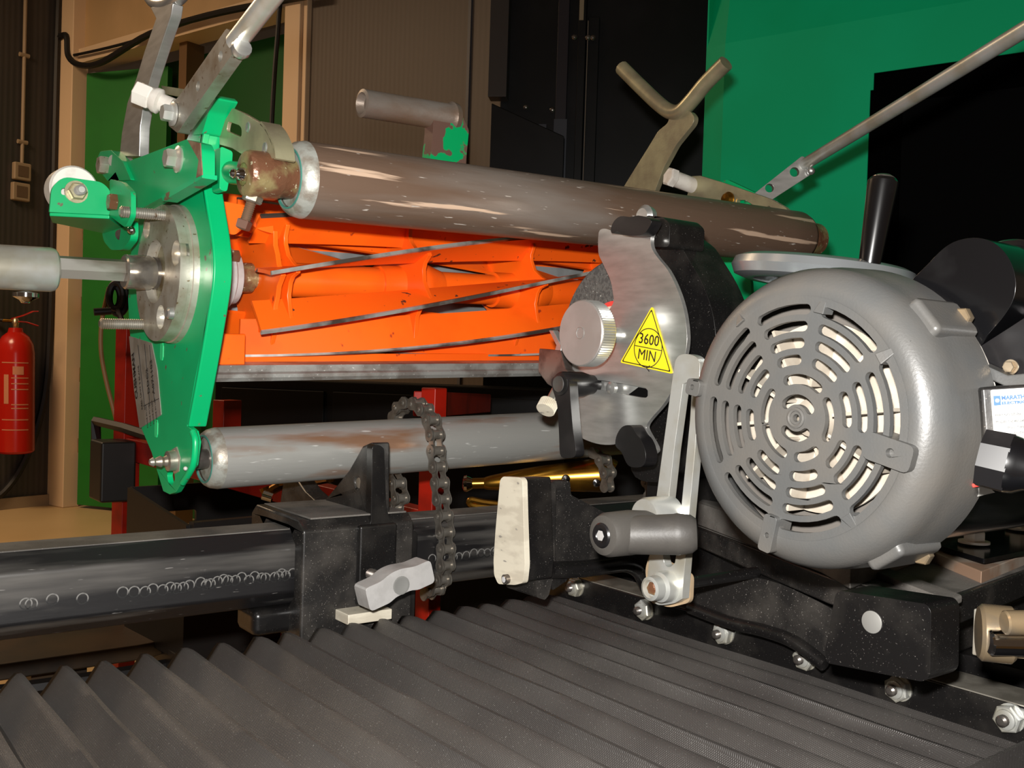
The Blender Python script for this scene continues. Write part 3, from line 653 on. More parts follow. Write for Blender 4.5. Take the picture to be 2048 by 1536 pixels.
# ---- roller chain hanging over the lower roller
xc = .638
pp = [(790, 835), (800, 818), (818, 806), (842, 812), (862, 838), (870, 868), (872, 900), (877, 940), (882, 985), (887, 1030), (891, 1075), (892, 1115), (888, 1150), (872, 1178), (850, 1190)]
path = crom([at(a, b, x=xc) for a, b in pp], 10, False)
d_ = [0]
for i in range(1, len(path)): d_.append(d_[-1]+(path[i]-path[i-1]).length)
def pt(s):
    for i in range(1, len(path)):
        if d_[i] >= s:
            f = (s-d_[i-1])/max(1e-9, d_[i]-d_[i-1]); return path[i-1].lerp(path[i], f)
    return path[-1]
pitch_ = .0190
def link_mesh(inner):
    mb = MB(); hw = .0056 if inner else .0082; hh = .0078
    outl = []
    for i in range(9): a = math.pi/2+math.pi*i/8; outl.append(Vector((0, -pitch_/2+hh*math.cos(a)*.95, hh*math.sin(a))))
    outl.append(Vector((0, 0, -hh*.60)))
    for i in range(9): a = -math.pi/2+math.pi*i/8; outl.append(Vector((0, pitch_/2+hh*math.cos(a)*.95, hh*math.sin(a))))
    outl.append(Vector((0, 0, hh*.60)))
    for sg in (-1, 1): mb.slab([p+X*(sg*hw-.0008) for p in outl], X*.0016)
    for e in (-1, 1):
        if inner: mb.cyl(X*-hw+Y*e*pitch_/2, X*hw+Y*e*pitch_/2, .0055, seg=14)
        else: mb.lathe(X*-.0105+Y*e*pitch_/2, X, [(0, .0018), (.0008, .0030), (.0015, .0033), (.0195, .0033), (.0202, .0030), (.021, .0018)], 12)
    return mb.mesh('chain_link', M['chain'])
lm = [link_mesh(True), link_mesh(False)]
t = thing('roller_chain', 'dull steel roller chain draped over the lower grey roller', 'chain', path[0])
s = 0; k = 0
while s+pitch_ < d_[-1]:
    a, b = pt(s), pt(s+pitch_); yy = (b-a).normalized(); zz = X.cross(yy).normalized(); mid = (a+b)/2
    child('chain_link', lm[k % 2], t, frame(mid, X, yy, zz)); s += pitch_; k += 1
# short end of the same chain behind the cradle and another one further right
def chain_run(t_, pts, x_):
    pth = crom([at(a, b, x=x_) for a, b in pts], 8, False); L_ = [0]
    for i in range(1, len(pth)): L_.append(L_[-1]+(pth[i]-pth[i-1]).length)
    s = 0; k = 0
    def q(s):
        for i in range(1, len(pth)):
            if L_[i] >= s: return pth[i-1].lerp(pth[i], (s-L_[i-1])/max(1e-9, L_[i]-L_[i-1]))
        return pth[-1]
    while s+pitch_ <= L_[-1]+.002:
        a, b = q(s), q(s+pitch_); yy = (b-a).normalized(); zz = X.cross(yy).normalized()
        child('chain_link', lm[k % 2], t_, frame((a+b)/2, X, yy, zz)); s += pitch_; k += 1
t = thing('roller_chain', 'short chain end sticking out behind the V cradle', 'chain', at(795, 960, x=.60))
chain_run(t, [(786, 940), (797, 975), (800, 1000), (782, 1022), (766, 1030)], .625)
t = thing('roller_chain', 'chain hanging in shadow left of the slotted bar', 'chain', at(1300, 950, x=.9))
chain_run(t, [(1296, 905), (1298, 950), (1304, 990), (1308, 1030)], .93)

# ---- gold locking pliers lying between roller and beam
dP = 1.36
t = thing('locking_pliers', 'gold coloured locking chain pliers lying behind the cream faced block', 'pliers', at(1080, 950, d=dP))
def dd(px, py, d=dP): return at(px, py, d=d)
MB().tube([dd(968, 967), dd(1020, 962), dd(1080, 957), dd(1150, 953), dd(1206, 950), dd(1214, 950)], lambda f: .0075+.0165*min(1, f*1.25)**.8-(.012 if f > .97 else 0), seg=20).build('upper_handle', M['gold'], t)
MB().cyl(dd(945, 967), dd(975, 966), .0075, seg=16).build('screw_shaft', M['gold'], t)
MB().lathe(dd(925, 967), (dd(945, 967)-dd(925, 967)), [(0, .006), (.002, .0105), (.006, .0115), (.010, .0095), (.016, .006)], 20).build('adjusting_screw', M['chrome'], t)
MB().tube([dd(1150, 1002), dd(1050, 1012), dd(975, 1006), dd(942, 1000), dd(946, 1012), dd(1000, 1016)], .0045, seg=8).build('release_lever', M['gold'], t)
MB().lathe(dd(1130, 955)-fwd*.022, -fwd, [(0, .006), (.003, .005), (.004, 0)], 16).build('rivet', M['chrome'], t)
MB().lathe(dd(1190, 962)-fwd*.023, -fwd, [(0, .006), (.003, .005), (.004, 0)], 16).build('rivet', M['chrome'], t)
chain_run(t, [(1190, 905), (1210, 925), (1216, 950), (1214, 975), (1200, 985)], at(1205, 950, d=1.33).x)
t = thing('locking_pliers', 'gold release tip of pliers poking out beside the green plate tip', 'pliers', at(550, 985, d=1.45))
MB().tube([dd(660, 955, 1.32), dd(590, 968, 1.45), dd(560, 972, 1.45), dd(535, 985, 1.45), dd(528, 975, 1.45)], .007, seg=8).build('handle', M['gold'], t)
MB().cyl(dd(526, 990, 1.43), dd(545, 996, 1.43), .007, seg=12).build('adjusting_screw', M['chrome'], t)
# ---------------------------------------------------------------- reel mower cutting unit
A1 = at(578, 357, y=.865); B1 = at(1602, 476, y=.874)
UX = (B1-A1).normalized(); LR = (B1-A1).length
E2 = (Z-UX*Z.dot(UX)).normalized(); E1 = -(E2.cross(UX)).normalized()
unit = thing('reel_cutting_unit', 'green and orange reel mower cutting unit clamped in the grinding machine', 'mower unit', (.75, 1.0, 1-.14))
def roller(A, L, r, body, name, endm, k):
    prof = [(.013, r*.6), (.013, r)] + [(L*i/12, r) for i in range(1, 12)] + [(L-.014, r), (L-.006, r*.93), (L, r*.75), (L, r*.5)]
    ro = MB().lathe(A, UX, prof, 64).build(name, body, unit)
    MB().lathe(A, UX, [(.003, r*.72), (0, r*.74), (-.0006, r*.80), (.001, r*.87), (.0055, r*.955), (.0131, r*1.003), (.0132, r*.8), (.003, r*.72)], 64).build('end_collar', endm, ro)
    MB().lathe(A, UX, [(.001, r*.735), (-.0012, r*.735), (-.0012, r*.775), (.001, r*.775)], 48, closed=True).build('seal_ring', M['teal'], ro)
    MB().lathe(A, UX, [(.012, r*.30), (.004, r*.34), (.003, r*.73), (.012, r*.73)], 48).build('end_plate', M['grime'] if k == 0 else M['steel'], ro)
    return ro
rA = roller(A1, LR, .0358, M['rustroll'], 'rear_roller', M['collar'], 0)
A2 = at(408, 918, x=.385)
rB = roller(A2, .77, .0330, M['greyroll'], 'front_roller', M['collar'], 1)
MB().cyl(A2-UX*.030, A2+UX*.02, .0105, seg=24).build('axle', M['darksteel'], rB)
# rusty boss and grease fitting at the near end of the upper roller
bp = A1-UX*.044
MB().lathe(bp, UX, [(0, .0165), (.001, .0195), (.004, .0212), (.006, .0215), (.030, .0215), (.034, .019), (.046, .0185)], 32).build('bearing_boss', M['grime'], unit)
q = bp-E2*.001
MB().lathe(q-UX*.0005, UX, [(0, .0105), (.0, .0098), (.0006, .0098), (.001, .0090)], 24).build('boss_plug', pm('greasy_brass_plug', (.30,.22,.09), .25, .5, bump=.4), unit)
MB().lathe(q-UX*.013, UX, [(0, 0), (.0007, .0030), (.003, .0042), (.005, .0036), (.0065, .0030), (.0075, .0052), (.010, .0058), (.013, .0062)], 16).build('grease_nipple', M['chrome'], unit)
hb = at(506, 394, d=.905); hl_ = at(487, 452, d=.905); dv = (hl_-hb).normalized()
o = MB().hexa(hb-dv*.004, dv, .0092, .009).build('lock_nut', M['steel'], unit)
MB().thread(hb+dv*.005, dv, .0048, .019, .0018).build('set_screw', pm('brown_screw', (.22,.14,.09), .35, .5), unit)
MB().lathe(hb+dv*.022, dv, [(0, .006), (.001, .0074), (.008, .0070), (.009, .005)], 4).build('screw_head', pm('brown_screw_head', (.20,.11,.08), .4, .5), unit)
# far end boss
MB().lathe(B1-UX*.004, UX, [(0, .024), (.012, .026), (.020, .023), (.036, .023), (.040, .014)], 24).build('bearing_boss', M['grime'], unit)

# reel
RO = at(300, 546, x=.335)
def rp(s, th, r): return RO + UX*s + (E1*math.cos(th)+E2*math.sin(th))*r
reel = MB().lathe(RO, UX, [(.118, .014), (.118, .020), (.125, .020), (.30, .0205), (.30, .020), (.80, .020), (.80, .012)], 32).build('reel', M['orange'], unit)
x0r = .432-RO.x; x1r = 1.13-RO.x
TW = 2.3; th0 = R(4)
SB = 44
for k in range(8):
    tb = th0 + k*math.pi/4
    mb = MB(); me_ = MB(); vs = []; ve = []
    for i in range(SB+1):
        s = x0r+(x1r-x0r)*i/SB; th = tb + TW*(s-x0r-.03)
        for (r_, off, ang) in ((.047, -.0018, .12), (.047, .0022, .12), (.070, .0022, .04), (.0868, .0021, 0), (.0868, -.0021, 0), (.070, -.0018, .04)):
            vs.append(rp(s, th+ang, r_) + (-E1*math.sin(th)+E2*math.cos(th))*off)
        for (r_, off) in ((.0864, -.0023), (.0864, .0023), (.0890, .0023), (.0890, -.0020)):
            ve.append(rp(s, th, r_) + (-E1*math.sin(th)+E2*math.cos(th))*off)
    def loftf(n_, m_): 
        f = [];
        for i in range(n_):
            for j in range(m_): j2 = (j+1) % m_; f.append((i*m_+j, i*m_+j2, (i+1)*m_+j2, (i+1)*m_+j))
        return f + [tuple(range(m_))[::-1], tuple(n_*m_+j for j in range(m_))]
    mb.add(vs, loftf(SB, 6)).build('blade', M['orange_dark'] if k in (0, 7) else M['orange'], reel)
    me_.add(ve, loftf(SB, 4)).build('cutting_edge', M['blade'], reel, label='bare steel cutting edge of a blade')
for j, xx in enumerate((.466, .640, .816, .990, 1.115)):
    s = xx-RO.x; th = th0+TW*(s-x0r-.03); outl = []
    for k in range(8):
        tb = th+k*math.pi/4
        for (da, rr) in ((-.30, .058), (-.20, .059), (-.10, .064), (-.045, .077), (.05, .077), (.10, .071), (.20, .064), (.34, .058)):
            outl.append(rp(s, tb+da, rr))
    MB().slab(outl, UX*.0055).build('spider', M['orange'], reel, bevel=.0012)
    if j: MB().lathe(rp(s-.03, 0, 0), UX, [(0, .0205), (.0, .0235), (.045, .0240), (.058, .030), (.066, .029), (.09, .021)], 32).build('hub', M['orange'], reel)
# end spider nearer the side plate, and bearing
MB().slab([rp(.452-RO.x, a*math.pi/16, .060 if a % 4 else .070) for a in range(32)], UX*.006).build('spider', M['orange'], reel, bevel=.001)
MB().lathe(RO+UX*.094, UX, [(0, .010), (0, .0155), (.010, .0170), (.018, .0170), (.020, .012), (.03, .012)], 24).build('bearing', M['grime'], unit)
MB().lathe(RO+UX*.028, UX, [(0, .036), (.054, .036), (.057, .031), (.064, .030), (.067, .022), (.067, .012)], 28).build('bearing_cap', pm('grey_cast_cap', (.46,.43,.42), .5, c2=(.38,.35,.33), sc=50), unit)
MB().hexa(at(468, 512, y=1.045)-UX*.004, UX, .007, .009).build('cap_bolt', M['grime'], unit)
# bed bar and carrier
b0 = at(424, 731, y=1.030); b1 = at(424, 764, y=1.030)
hgt = b0.z-b1.z
yy = (Y-UX*Y.dot(UX)).normalized()
MB().slab([b0, b0+yy*.06+Z*.004, b1+yy*.06, b1, b1-yy*.0035+Z*.004, b0-yy*.0035-Z*hgt*.55, b0-Z*hgt*.42], UX*.755).build('bed_bar', pm('worn_bed_bar', (.36,.36,.34), .4, .5, c2=(.22,.20,.18), sc=30, lo=.45, hi=.6, c3=(.65,.65,.62), sc3=300, lo3=.68, hi3=.74, bump=.3), unit)
MB().slab([b0+yy*.012+Z*.034, b0+yy*.05+Z*.034, b0+yy*.05, b0+yy*.012], UX*.042).build('carrier', M['orange'], unit, bevel=.002)
MB().slab([b0+yy*.045+Z*.012, b0+yy*.055+Z*.012, b0+yy*.055, b0+yy*.045], UX*.74).build('knife_backing', M['orange'], unit, bevel=.001)
# rear cross tube and shield seen through the reel
RR = at(445, 470, y=1.165)
MB().slab([RR+Z*.05, RR-Z*.02+Y*.012, RR-Z*.022+Y*.012, RR+Z*.047], UX*.74).build('rear_shield', M['orange'], unit)
SS = at(448, 510, y=1.175)
MB().slab([SS+Z*.06, SS-Z*.09, SS-Z*.09+Y*.004, SS+Z*.06+Y*.004], UX*.75).build('rear_plate', pm('galvanised_sheet', (.34,.38,.38), .45, .4, c2=(.24,.27,.27), sc=20), unit)
MB().slab(rnd(tr([(442, 402), (500, 412), (545, 438), (548, 468), (520, 460), (500, 448), (470, 470), (450, 466)], y=1.03), .003), yy*.03).build('frame_bracket', M['orange'], unit, bevel=.002)

# side plate
XP = .352
face = [(413, 236), (404, 290), (402, 340), (411, 410), (423, 490), (424, 560), (410, 660), (390, 760), (374, 852), (386, 862), (391, 884), (385, 930), (352, 984), (340, 989), (326, 982), (312, 935), (303, 905), (283, 858), (270, 760), (259, 660), (256, 600), (262, 500), (280, 430), (310, 390), (352, 330), (380, 262), (392, 222)]
hole = rnd(tr([(339, 938), (348, 945), (350, 958), (344, 972), (337, 966), (334, 950)], x=XP), .003)
sp = MB().slab(tr(face, x=XP), X*.006, [hole]).build('side_plate', M['green'], unit, bevel=.0015)
edge = crom(tr([(404, 205), (407, 236), (401, 290), (401, 340), (411, 410), (423, 490), (424, 560), (411, 650), (394, 750), (375, 852)], x=XP), 5, False)
nrm = []
for i, p in enumerate(edge):
    t_ = (edge[min(i+1, len(edge)-1)]-edge[max(i-1, 0)]).normalized(); nrm.append(t_.cross(X).normalized()*.006)
wfl = .0188
MB().strip([p+X*wfl/2 for p in edge], X*wfl/2, nrm).build('edge_flange', M['green'], sp, bevel=.0018, seg=3)
rimp = crom(tr([(386, 864), (391, 884), (386, 930), (366, 965)], x=XP-.0015), 5, False)
MB().tube(rimp, .0035, smooth=False).build('rolled_lip', M['green'], sp)
# top cap of the plate
MB().slab(rnd(tr([(372, 262), (390, 216), (424, 188), (432, 196), (418, 222), (404, 268), (384, 270)], x=XP-.002), .003), X*.022).build('top_tab', M['green'], sp, bevel=.0015)
# far side plate (mirror), seen only in slivers
MB().slab([p+UX*(.81) for p in tr([(413, 296), (402, 340), (411, 410), (423, 490), (424, 560), (410, 660), (259, 660), (262, 500), (310, 390), (352, 330)], x=XP)], X*.006).build('side_plate', M['green'], unit, bevel=.001)
# silver label with print
lb = tr([(258, 672), (303, 686), (314, 740), (322, 830), (279, 857), (268, 780)], x=XP-.0007)
lab = MB().slab(rnd(lb, .002), X*.0008).build('type_label', M['greylabel'], sp, label='grimy silver printed type label')
a = at(272, 815, x=XP); b = at(262, 700, x=XP); UL = (b-a).normalized(); VL = UL.cross(X).normalized()
if VL.y < 0: VL = -VL
VL = -VL if (UL.cross(VL)).x > 0 else VL
xo = XP-.0009
def lt(s, px, py, size, sx=1.0, bold=0): text(s, size, at(px, py, x=xo), UL, VL, M['ink'], lab, 'lettering', sx=sx, bold=bold)
lt('CUSHMAN', 270, 752, .0115, 1.0, .0004); lt('REEL UNIT 5 BLADE', 281, 775, .006); lt('DDC2', 296, 762, .010, 1.1); lt('A071103', 305, 754, .010, 1.1)
for k, px in enumerate((297, 303, 309, 315)): lt('MADE IN USA', px-3, 832-k*4, .0045)
for (p0_, p1_) in (((289, 688), (300, 812)), ((299, 690), (309, 804)), ((287, 812), (318, 797)), ((276, 690), (290, 820))):
    MB().cyl(at(*p0_, x=xo), at(*p1_, x=xo), .00035, seg=5).build('ruled_line', M['ink'], lab)
for cxy in ((324, 703), (313, 857)):
    c = at(*cxy, x=XP); MB().slab([c+Y*a_*.0055+Z*b_ for a_, b_ in ((-.9, .006), (-.5, .0095), (.5, .0095), (.9, .006), (.9, -.006), (.5, -.0095), (-.5, -.0095), (-.9, -.006))], -X*.0006).build('slot_back', pm('light_green_slot', (.03,.62,.22), .4), sp)
# lower pin with grease nipple
c = at(352, 921, x=XP)
MB().lathe(c+X*.002, -UX, [(0, .0150), (.003, .0150), (.0035, .013)], 6, .3).build('pin_washer', M['cast'], unit)
MB().lathe(c, -UX, [(0, .011), (.009, .0105), (.010, .006), (.013, .0045), (.016, .006), (.019, .0048), (.0215, .0035), (.0235, .0048), (.027, .0030), (.028, 0)], 20).build('grease_nipple', M['steel'], unit)
MB().ball(at(371, 937, x=XP-.004), .0022, 10, 6).build('paint_drip', M['paper'], sp)

# bearing flange with studs
XF = .333
fc = at(314, 546, x=XF); RF = .0705
out = []
for i in range(64):
    a = 2*math.pi*i/64; out.append(fc+Y*RF*math.cos(a)+Z*RF*math.sin(a))
holes = [circ(at(309, 543, x=XF), .0330, Y, Z, 32)]
cb = [(352, 506, .0128), (321, 634, .0125), (293, 455, .0115)]
for px, py, rr in cb: holes.append(circ(at(px, py, x=XF), rr, Y, Z, 20))
fl_ = MB().slab(out, X*.009, holes).build('bearing_flange', M['cast'], unit, bevel=.0008)
MB().lathe(fc+X*.0088, X, [(0, .034), (0, RF), (.004, RF), (.0045, RF*1.02), (.012, RF*1.03), (.0125, RF*1.0), (.019, RF*1.0), (.019, .034)], 64, closed=True).build('flange_body', M['cast'], fl_)
bc = at(309, 543, x=XF)+X*.009
MB().lathe(bc, X, [(0, .0332), (.002, .0300), (.012, .0285), (.014, .0185), (.014, .0)], 32).build('bore', pm('oily_bore', (.34,.31,.20), .25, .6, c2=(.18,.12,.05), sc=60), fl_)
for px, py, rr in cb: MB().lathe(at(px, py, x=XF)+X*.006, X, [(0, 0), (.0001, rr), (.003, rr)], 20).build('counterbore', M['bright'], fl_)
for px, py in ((345, 627), (273, 462)): MB().lathe(at(px, py, x=XF), -X, [(0, .0062), (.0045, .0058), (.006, .004), (.0055, .0025)], 16).build('screw_head', M['bright'], fl_)
for (p0_, p1_) in (((336, 431), (247, 427)), ((292, 649), (199, 649))):
    a = at(*p0_, x=XF+.004); b = a-UX*((337-247)/2000*1.0); MB().thread(a, -UX, .0058, .047, .0021).build('stud', M['steel'], unit)
# drive: socket, hexagon bar and big coupling of the grinder's spinner
ax0 = at(337, 548, y=RO.y); ax1 = at(246, 543, y=RO.y); dxx = (ax0-ax1).normalized()
t = thing('spin_drive', 'grey drive cylinder with a hexagon bar and socket entering the flange', 'drive shaft', at(100, 535, y=RO.y))
L0 = (ax0-ax1).length
MB().lathe(ax1, dxx, [(0, .012), (.0005, .0165), (.002, .0182), (L0*.55, .0182), (L0*.62, .0165), (L0, .0163), (L0, .010)], 32).build('socket', pm('oily_socket', (.48,.45,.40), .2, .8, c2=(.26,.23,.19), sc=40), t)
MB().lathe(ax1+dxx*L0*.66, dxx, [(0, .0166), (.0, .0171), (L0*.36, .0171), (L0*.36, .0166)], 32).build('socket_collar', M['darksteel'], t)
hx = at(105, 533, y=RO.y); MB().lathe(hx-dxx*.03, dxx, [(0, .0118), ((ax1-hx).length+.04, .0118)], 6, .28).build('hexagon_bar', pm('worn_hex_bar', (.50,.48,.44), .28, .6, c2=(.24,.21,.17), sc=25, stretch=(.4,1,1)), t)
cl = at(-260, 520, y=RO.y); ce = at(113, 534, y=RO.y); LL = (ce-cl).length
MB().lathe(cl, dxx, [(0, .021), (LL-.006, .0222), (LL-.002, .0210), (LL, .0185), (LL, .009)], 48).build('drive_cylinder', M['zinc'], t)
MB().lathe(at(52, 582, y=RO.y-.005), -Z, [(0, .004), (.002, .012), (.006, .012), (.009, .006), (.012, .004)], 12).build('grub_screw', M['chrome'], t)

# ---- brackets at the near end
arm = tr([(238, 330), (372, 279), (398, 286), (404, 300), (404, 350), (310, 402), (285, 416), (262, 420), (256, 395), (242, 372)], x=.322)
MB().slab(rnd(arm, .003), X*.012).build('lift_arm', M['green'], unit, bevel=.002)
MB().slab(tr([(375, 280), (400, 286), (404, 350), (392, 356), (397, 320)], x=.3212), X*.001).build('worn_edge', pm('bare_rusty_edge', (.20,.11,.07), .45, .2, c2=(.30,.22,.14), sc=60), unit)
MB().slab(tr([(322, 392), (404, 347), (404, 356), (326, 402)], x=.3215), X*.014).build('arm_edge', M['green_worn'], unit)
bc = at(358, 319, x=.322)
MB().lathe(bc, -X, [(0, .0125), (.002, .0130), (.003, .0105), (.005, .0085)], 28).hexa(bc-X*.004, -X, .0092, .0095).build('flange_bolt', M['zinc'], unit)
MB().slab(rnd(tr([(190, 330), (200, 303), (222, 300), (245, 322), (262, 360), (215, 362)], x=.318), .004), X*.010).build('arm_ear', M['green'], unit, bevel=.0015)
bc = at(203, 330, x=.312); MB().hexa(bc+X*.006, -X, .0105, .010).build('hex_bolt', M['cast'], unit)
MB().cyl(at(228, 322, x=.32), at(255, 322, x=.34), .007).build('spacer', M['cast'], unit)
YB = 1.10
brk = MB().slab(rnd(tr([(99, 424), (103, 375), (126, 353), (204, 364), (222, 382), (219, 430)], y=YB), [.001, .006, .008, .006, .008, .001]), Y*.004, [rnd(tr([(122, 376), (150, 376), (150, 390), (122, 390)], y=YB), .004)]).build('roller_bracket', M['green'], unit, bevel=.001)
zl_ = at(160, 428, y=YB).z
MB().slab(tr([(99, 424), (219, 430), (249, 452), (240, 462), (226, 464), (104, 438)], z=zl_), -Z*.004).build('bottom_lip', M['green'], brk, bevel=.001)
bx = at(219, 400, y=YB).x
MB().slab(rnd(tr([(219, 358), (243, 364), (262, 384), (262, 432), (250, 455), (219, 432)], x=bx), .005), X*.005).build('side_wing', M['green'], brk, bevel=.001)
bc = at(232, 405, x=bx); MB().hexa(bc, -X, .009, .008).build('hex_bolt', M['grime'], brk)
rc = at(150, 378, y=YB+.012)
MB().lathe(rc, Y, [(0, .010), (0, .0225), (.003, .0245), (.026, .0245), (.029, .0225), (.029, .010)], 40).build('guide_roller', M['white'], brk)
c = at(152, 384, y=YB)
MB().cyl(c, c-Y*.0015, .0115).hexa(c-Y*.0015, -Y, .0092, .009).build('nut', M['zincy'], brk)
MB().thread(c-Y*.008, -Y, .0052, .014, .0014).build('screw', M['zinc'], brk)
MB().cyl(c+Y*.05, c, .006, seg=12).build('roller_pin', M['zinc'], brk)
MB().slab(rnd(tr([(202, 452), (232, 440), (262, 440), (262, 478), (244, 500), (222, 500), (207, 482)], x=.325), .008), X*.008).build('arm_ear', M['green'], unit, bevel=.001)
MB().cyl(at(240, 470, x=.325), at(268, 462, x=.345), .006).build('link_pin', M['darksteel'], unit)
MB().ball(at(262, 460, x=.318), .0042).build('pin_head', M['chrome'], unit)
MB().slab(rnd(tr([(441, 292), (466, 303), (464, 330), (454, 384), (439, 379)], y=.935), .003), Y*.02).build('roller_arm', M['green'], unit, bevel=.001)
MB().cyl(at(462, 345, y=.94), bp+UX*.01, .011, seg=20).build('arm_pin', M['green'], unit)

# zinc adjuster plate curling over the boss
S = 5.12
zp = tr([(430, 185), (560, 240), (720, 335), (775, 400), (825, 500), (858, 600), (868, 705), (700, 690), (545, 668), (430, 600), (300, 560), (300, 400)], S, 380, 180, x=.368)
sl = rnd(tr([(390, 322), (500, 362), (526, 395), (524, 482), (372, 418)], S, 380, 180, x=.368), .003)
ap = MB().slab(zp, X*.004, [sl]).build('adjuster_plate', M['zincy'], unit, bevel=.0008)
ce_ = crom(zp[2:7], 5, False)
MB().strip([p+X*.0095 for p in ce_], X*.0095, [(ce_[min(i+1, len(ce_)-1)]-ce_[max(i-1, 0)]).normalized().cross(X)*.003 for i in range(len(ce_))]).build('curled_edge', M['zincy'], ap)
for u, v in ((595, 380), (768, 590)): MB().lathe(at(380+u/S, 180+v/S, x=.368), -X, [(0, .0052), (.0008, .0045), (.0002, .0015)], 14).build('rivet', M['bright'], ap)

# ---- handles at the near end
K = 2.926
XH = .318
lev = tr([(880, 45), (912, 108), (845, 300), (800, 450), (745, 600), (712, 780), (698, 915), (812, 915), (818, 740), (840, 600), (884, 440), (950, 235), (1000, 90), (1010, 20)], K, 0, 0, x=XH+.01)
t1 = MB().slab(lev, X*.011).build('lever_bar', M['bright'], unit, bevel=.001)
MB().tube(tr([(830, -120), (880, -20), (925, 18), (985, 20), (1050, -20), (1110, -110)], K, 0, 0, x=XH+.016), .0078).build('v_handle', M['bright'], t1)
bar = rnd(tr([(985, 735), (1000, 610), (1050, 560), (1325, 165), (1370, 200), (1378, 290), (1062, 742), (1040, 780)], K, 0, 0, x=XH), .003)
hs = [circ(at(u/K, v/K, x=XH), .0048, Y, Z, 18) for u, v in ((1158, 505), (1290, 330))]
t2 = MB().slab(bar, X*.011, hs).build('adjuster_bar', M['steel'], unit, bevel=.0008)
MB().cyl(at(1380/K, 250/K, x=XH+.006), at(1660/K, -110/K, x=XH+.006), .0088).build('rod', M['zinc'], t2)
MB().lathe(at(1400/K, 300/K, x=XH+.004), (at(1660/K, -110/K, x=XH)-at(1380/K, 250/K, x=XH)), [(0, .0075), (.004, .0088), (.008, .0080)], 14).build('weld', M['bright'], t2)
bc = at(1018/K, 668/K, x=XH-.0005); MB().lathe(bc, -X, [(0, .0112), (.0018, .0116), (.003, .009)], 28).hexa(bc-X*.002, -X, .0082, .0095).build('flange_bolt', M['zinc'], t2)
q0, q1 = at(272, 184, x=.305), at(345, 214, x=.335); dq = (q1-q0).normalized(); Lq = (q1-q0).length
MB().lathe(q0, dq, [(0, .0115), (.001, .0125), (.016, .0125), (.017, .0115)], 6, .2).lathe(q0+dq*.017, dq, [(0, .0105), (.004, .0128), (.008, .0128), (.010, .009), (Lq-.017, .009)], 28).build('hex_adapter', M['white'], unit)
MB().slab(tr([(940, 500), (1100, 525), (1090, 575), (960, 550)], K, 0, 0, x=.345), X*.012).build('adjuster_head', M['zincy'], unit, bevel=.001)

# ---- lift handle pipe behind the rollers
a = at(722, 206, y=1.20); b = at(893, 234, y=1.20); dq = (b-a).normalized(); Lq = (b-a).length
g = MB().slab(rnd(tr([(868, 216), (900, 212), (922, 226), (938, 260), (930, 345), (858, 345), (866, 262)], y=1.185), .004), Y*.022).build('lift_bracket', pm('peeling_green_paint', (.0,.40,.12), .35, c2=(.15,.085,.065), sc=20, lo=.46, hi=.48), unit, bevel=.002)
MB().lathe(a, dq, [(.010, 0), (.010, .010), (0, .0145), (.0015, .0188), (Lq, .0190), (Lq+.006, .0225), (Lq+.014, .021), (Lq+.016, .01)], 32).build('lift_pipe', pm('rusty_pipe', (.20,.13,.085), .45, .35, c2=(.26,.23,.20), sc=14, lo=.45, hi=.65, stretch=(.5,1,1), bump=.3), unit)
g2 = at(895, 345, y=1.2); MB().span((g2.x-.02, 1.175, 1.0+.14), (g2.x+.02, 1.2, g2.z+.01)).build('lift_post', M['green'], unit, bevel=.002)

# ---- handles at the far end
XQ = 1.15
q = MB().slab(rnd(tr([(1340, 226), (1380, 222), (1389, 234), (1386, 248), (1352, 290), (1326, 338), (1306, 392), (1236, 392), (1268, 340), (1298, 292), (1316, 262), (1336, 246)], x=XQ), .006), X*.010).build('lever_bar', M['zincy'], unit, bevel=.001)
MB().tube(tr([(1244, 136), (1280, 172), (1318, 208), (1342, 224), (1362, 222), (1384, 200), (1412, 166), (1452, 126)], x=XQ+.004), .0122).build('v_handle', M['zincy'], q)
hx_ = at(1610, 328, d=1.50); he = at(2110, 22, d=1.02)
bar = rnd([at(1490, 402, d=1.50), at(1604, 312, d=1.50), at(1620, 320, d=1.50), at(1623, 348, d=1.50), at(1535, 405, d=1.50)], .002)
nb = (bar[4]-bar[0]).cross(bar[12]-bar[0]).normalized(); nb = nb if nb.dot(fwd) > 0 else -nb
ub = (at(1604, 322, d=1.5)-at(1500, 402, d=1.5)).normalized(); vb = nb.cross(ub)
q = MB().slab(bar, nb*.010, [circ(at(1589, 344, d=1.5), .0072, ub, vb, 18), circ(at(1539, 376, d=1.5), .0066, ub, vb, 18)]).build('adjuster_bar', M['bright'], unit, bevel=.0008)
MB().cyl(hx_+nb*.005, he, .0090).build('rod', M['zinc'], q)
MB().ball(at(1622, 342, d=1.495), .006, 10, 6).build('weld', M['bright'], q)
S = 2.738
zp = tr([(200, 1085), (228, 965), (275, 962), (400, 1000), (660, 1090), (740, 1135), (800, 1200), (840, 1290), (700, 1280), (500, 1200)], S, 1300, 0, x=1.185)
q = MB().slab(zp, X*.008, [rnd(tr([(475, 1095), (520, 1095), (590, 1140), (605, 1160), (475, 1130)], S, 1300, 0, x=1.185), .002), circ(at(1300+648/S, 1143/S, x=1.185), .004, Y, Z, 12)]).build('adjuster_plate', M['zincy'], unit, bevel=.001)
MB().lathe(at(1300+430/S, 1092/S, x=1.183), -X, [(0, .0115), (.003, .0115), (.008, .008), (.009, 0)], 20).build('gold_bolt', M['gold'], q)
MB().slab(rnd(tr([(360, 1010), (420, 982), (640, 1085), (640, 1180), (380, 1180)], S, 1300, 0, x=1.20), .004), X*.008).build('green_tab', M['green'], unit, bevel=.001)
a, b = at(1335, 352, x=1.14), at(1388, 372, x=1.19); dq = (b-a).normalized(); Lq = (b-a).length
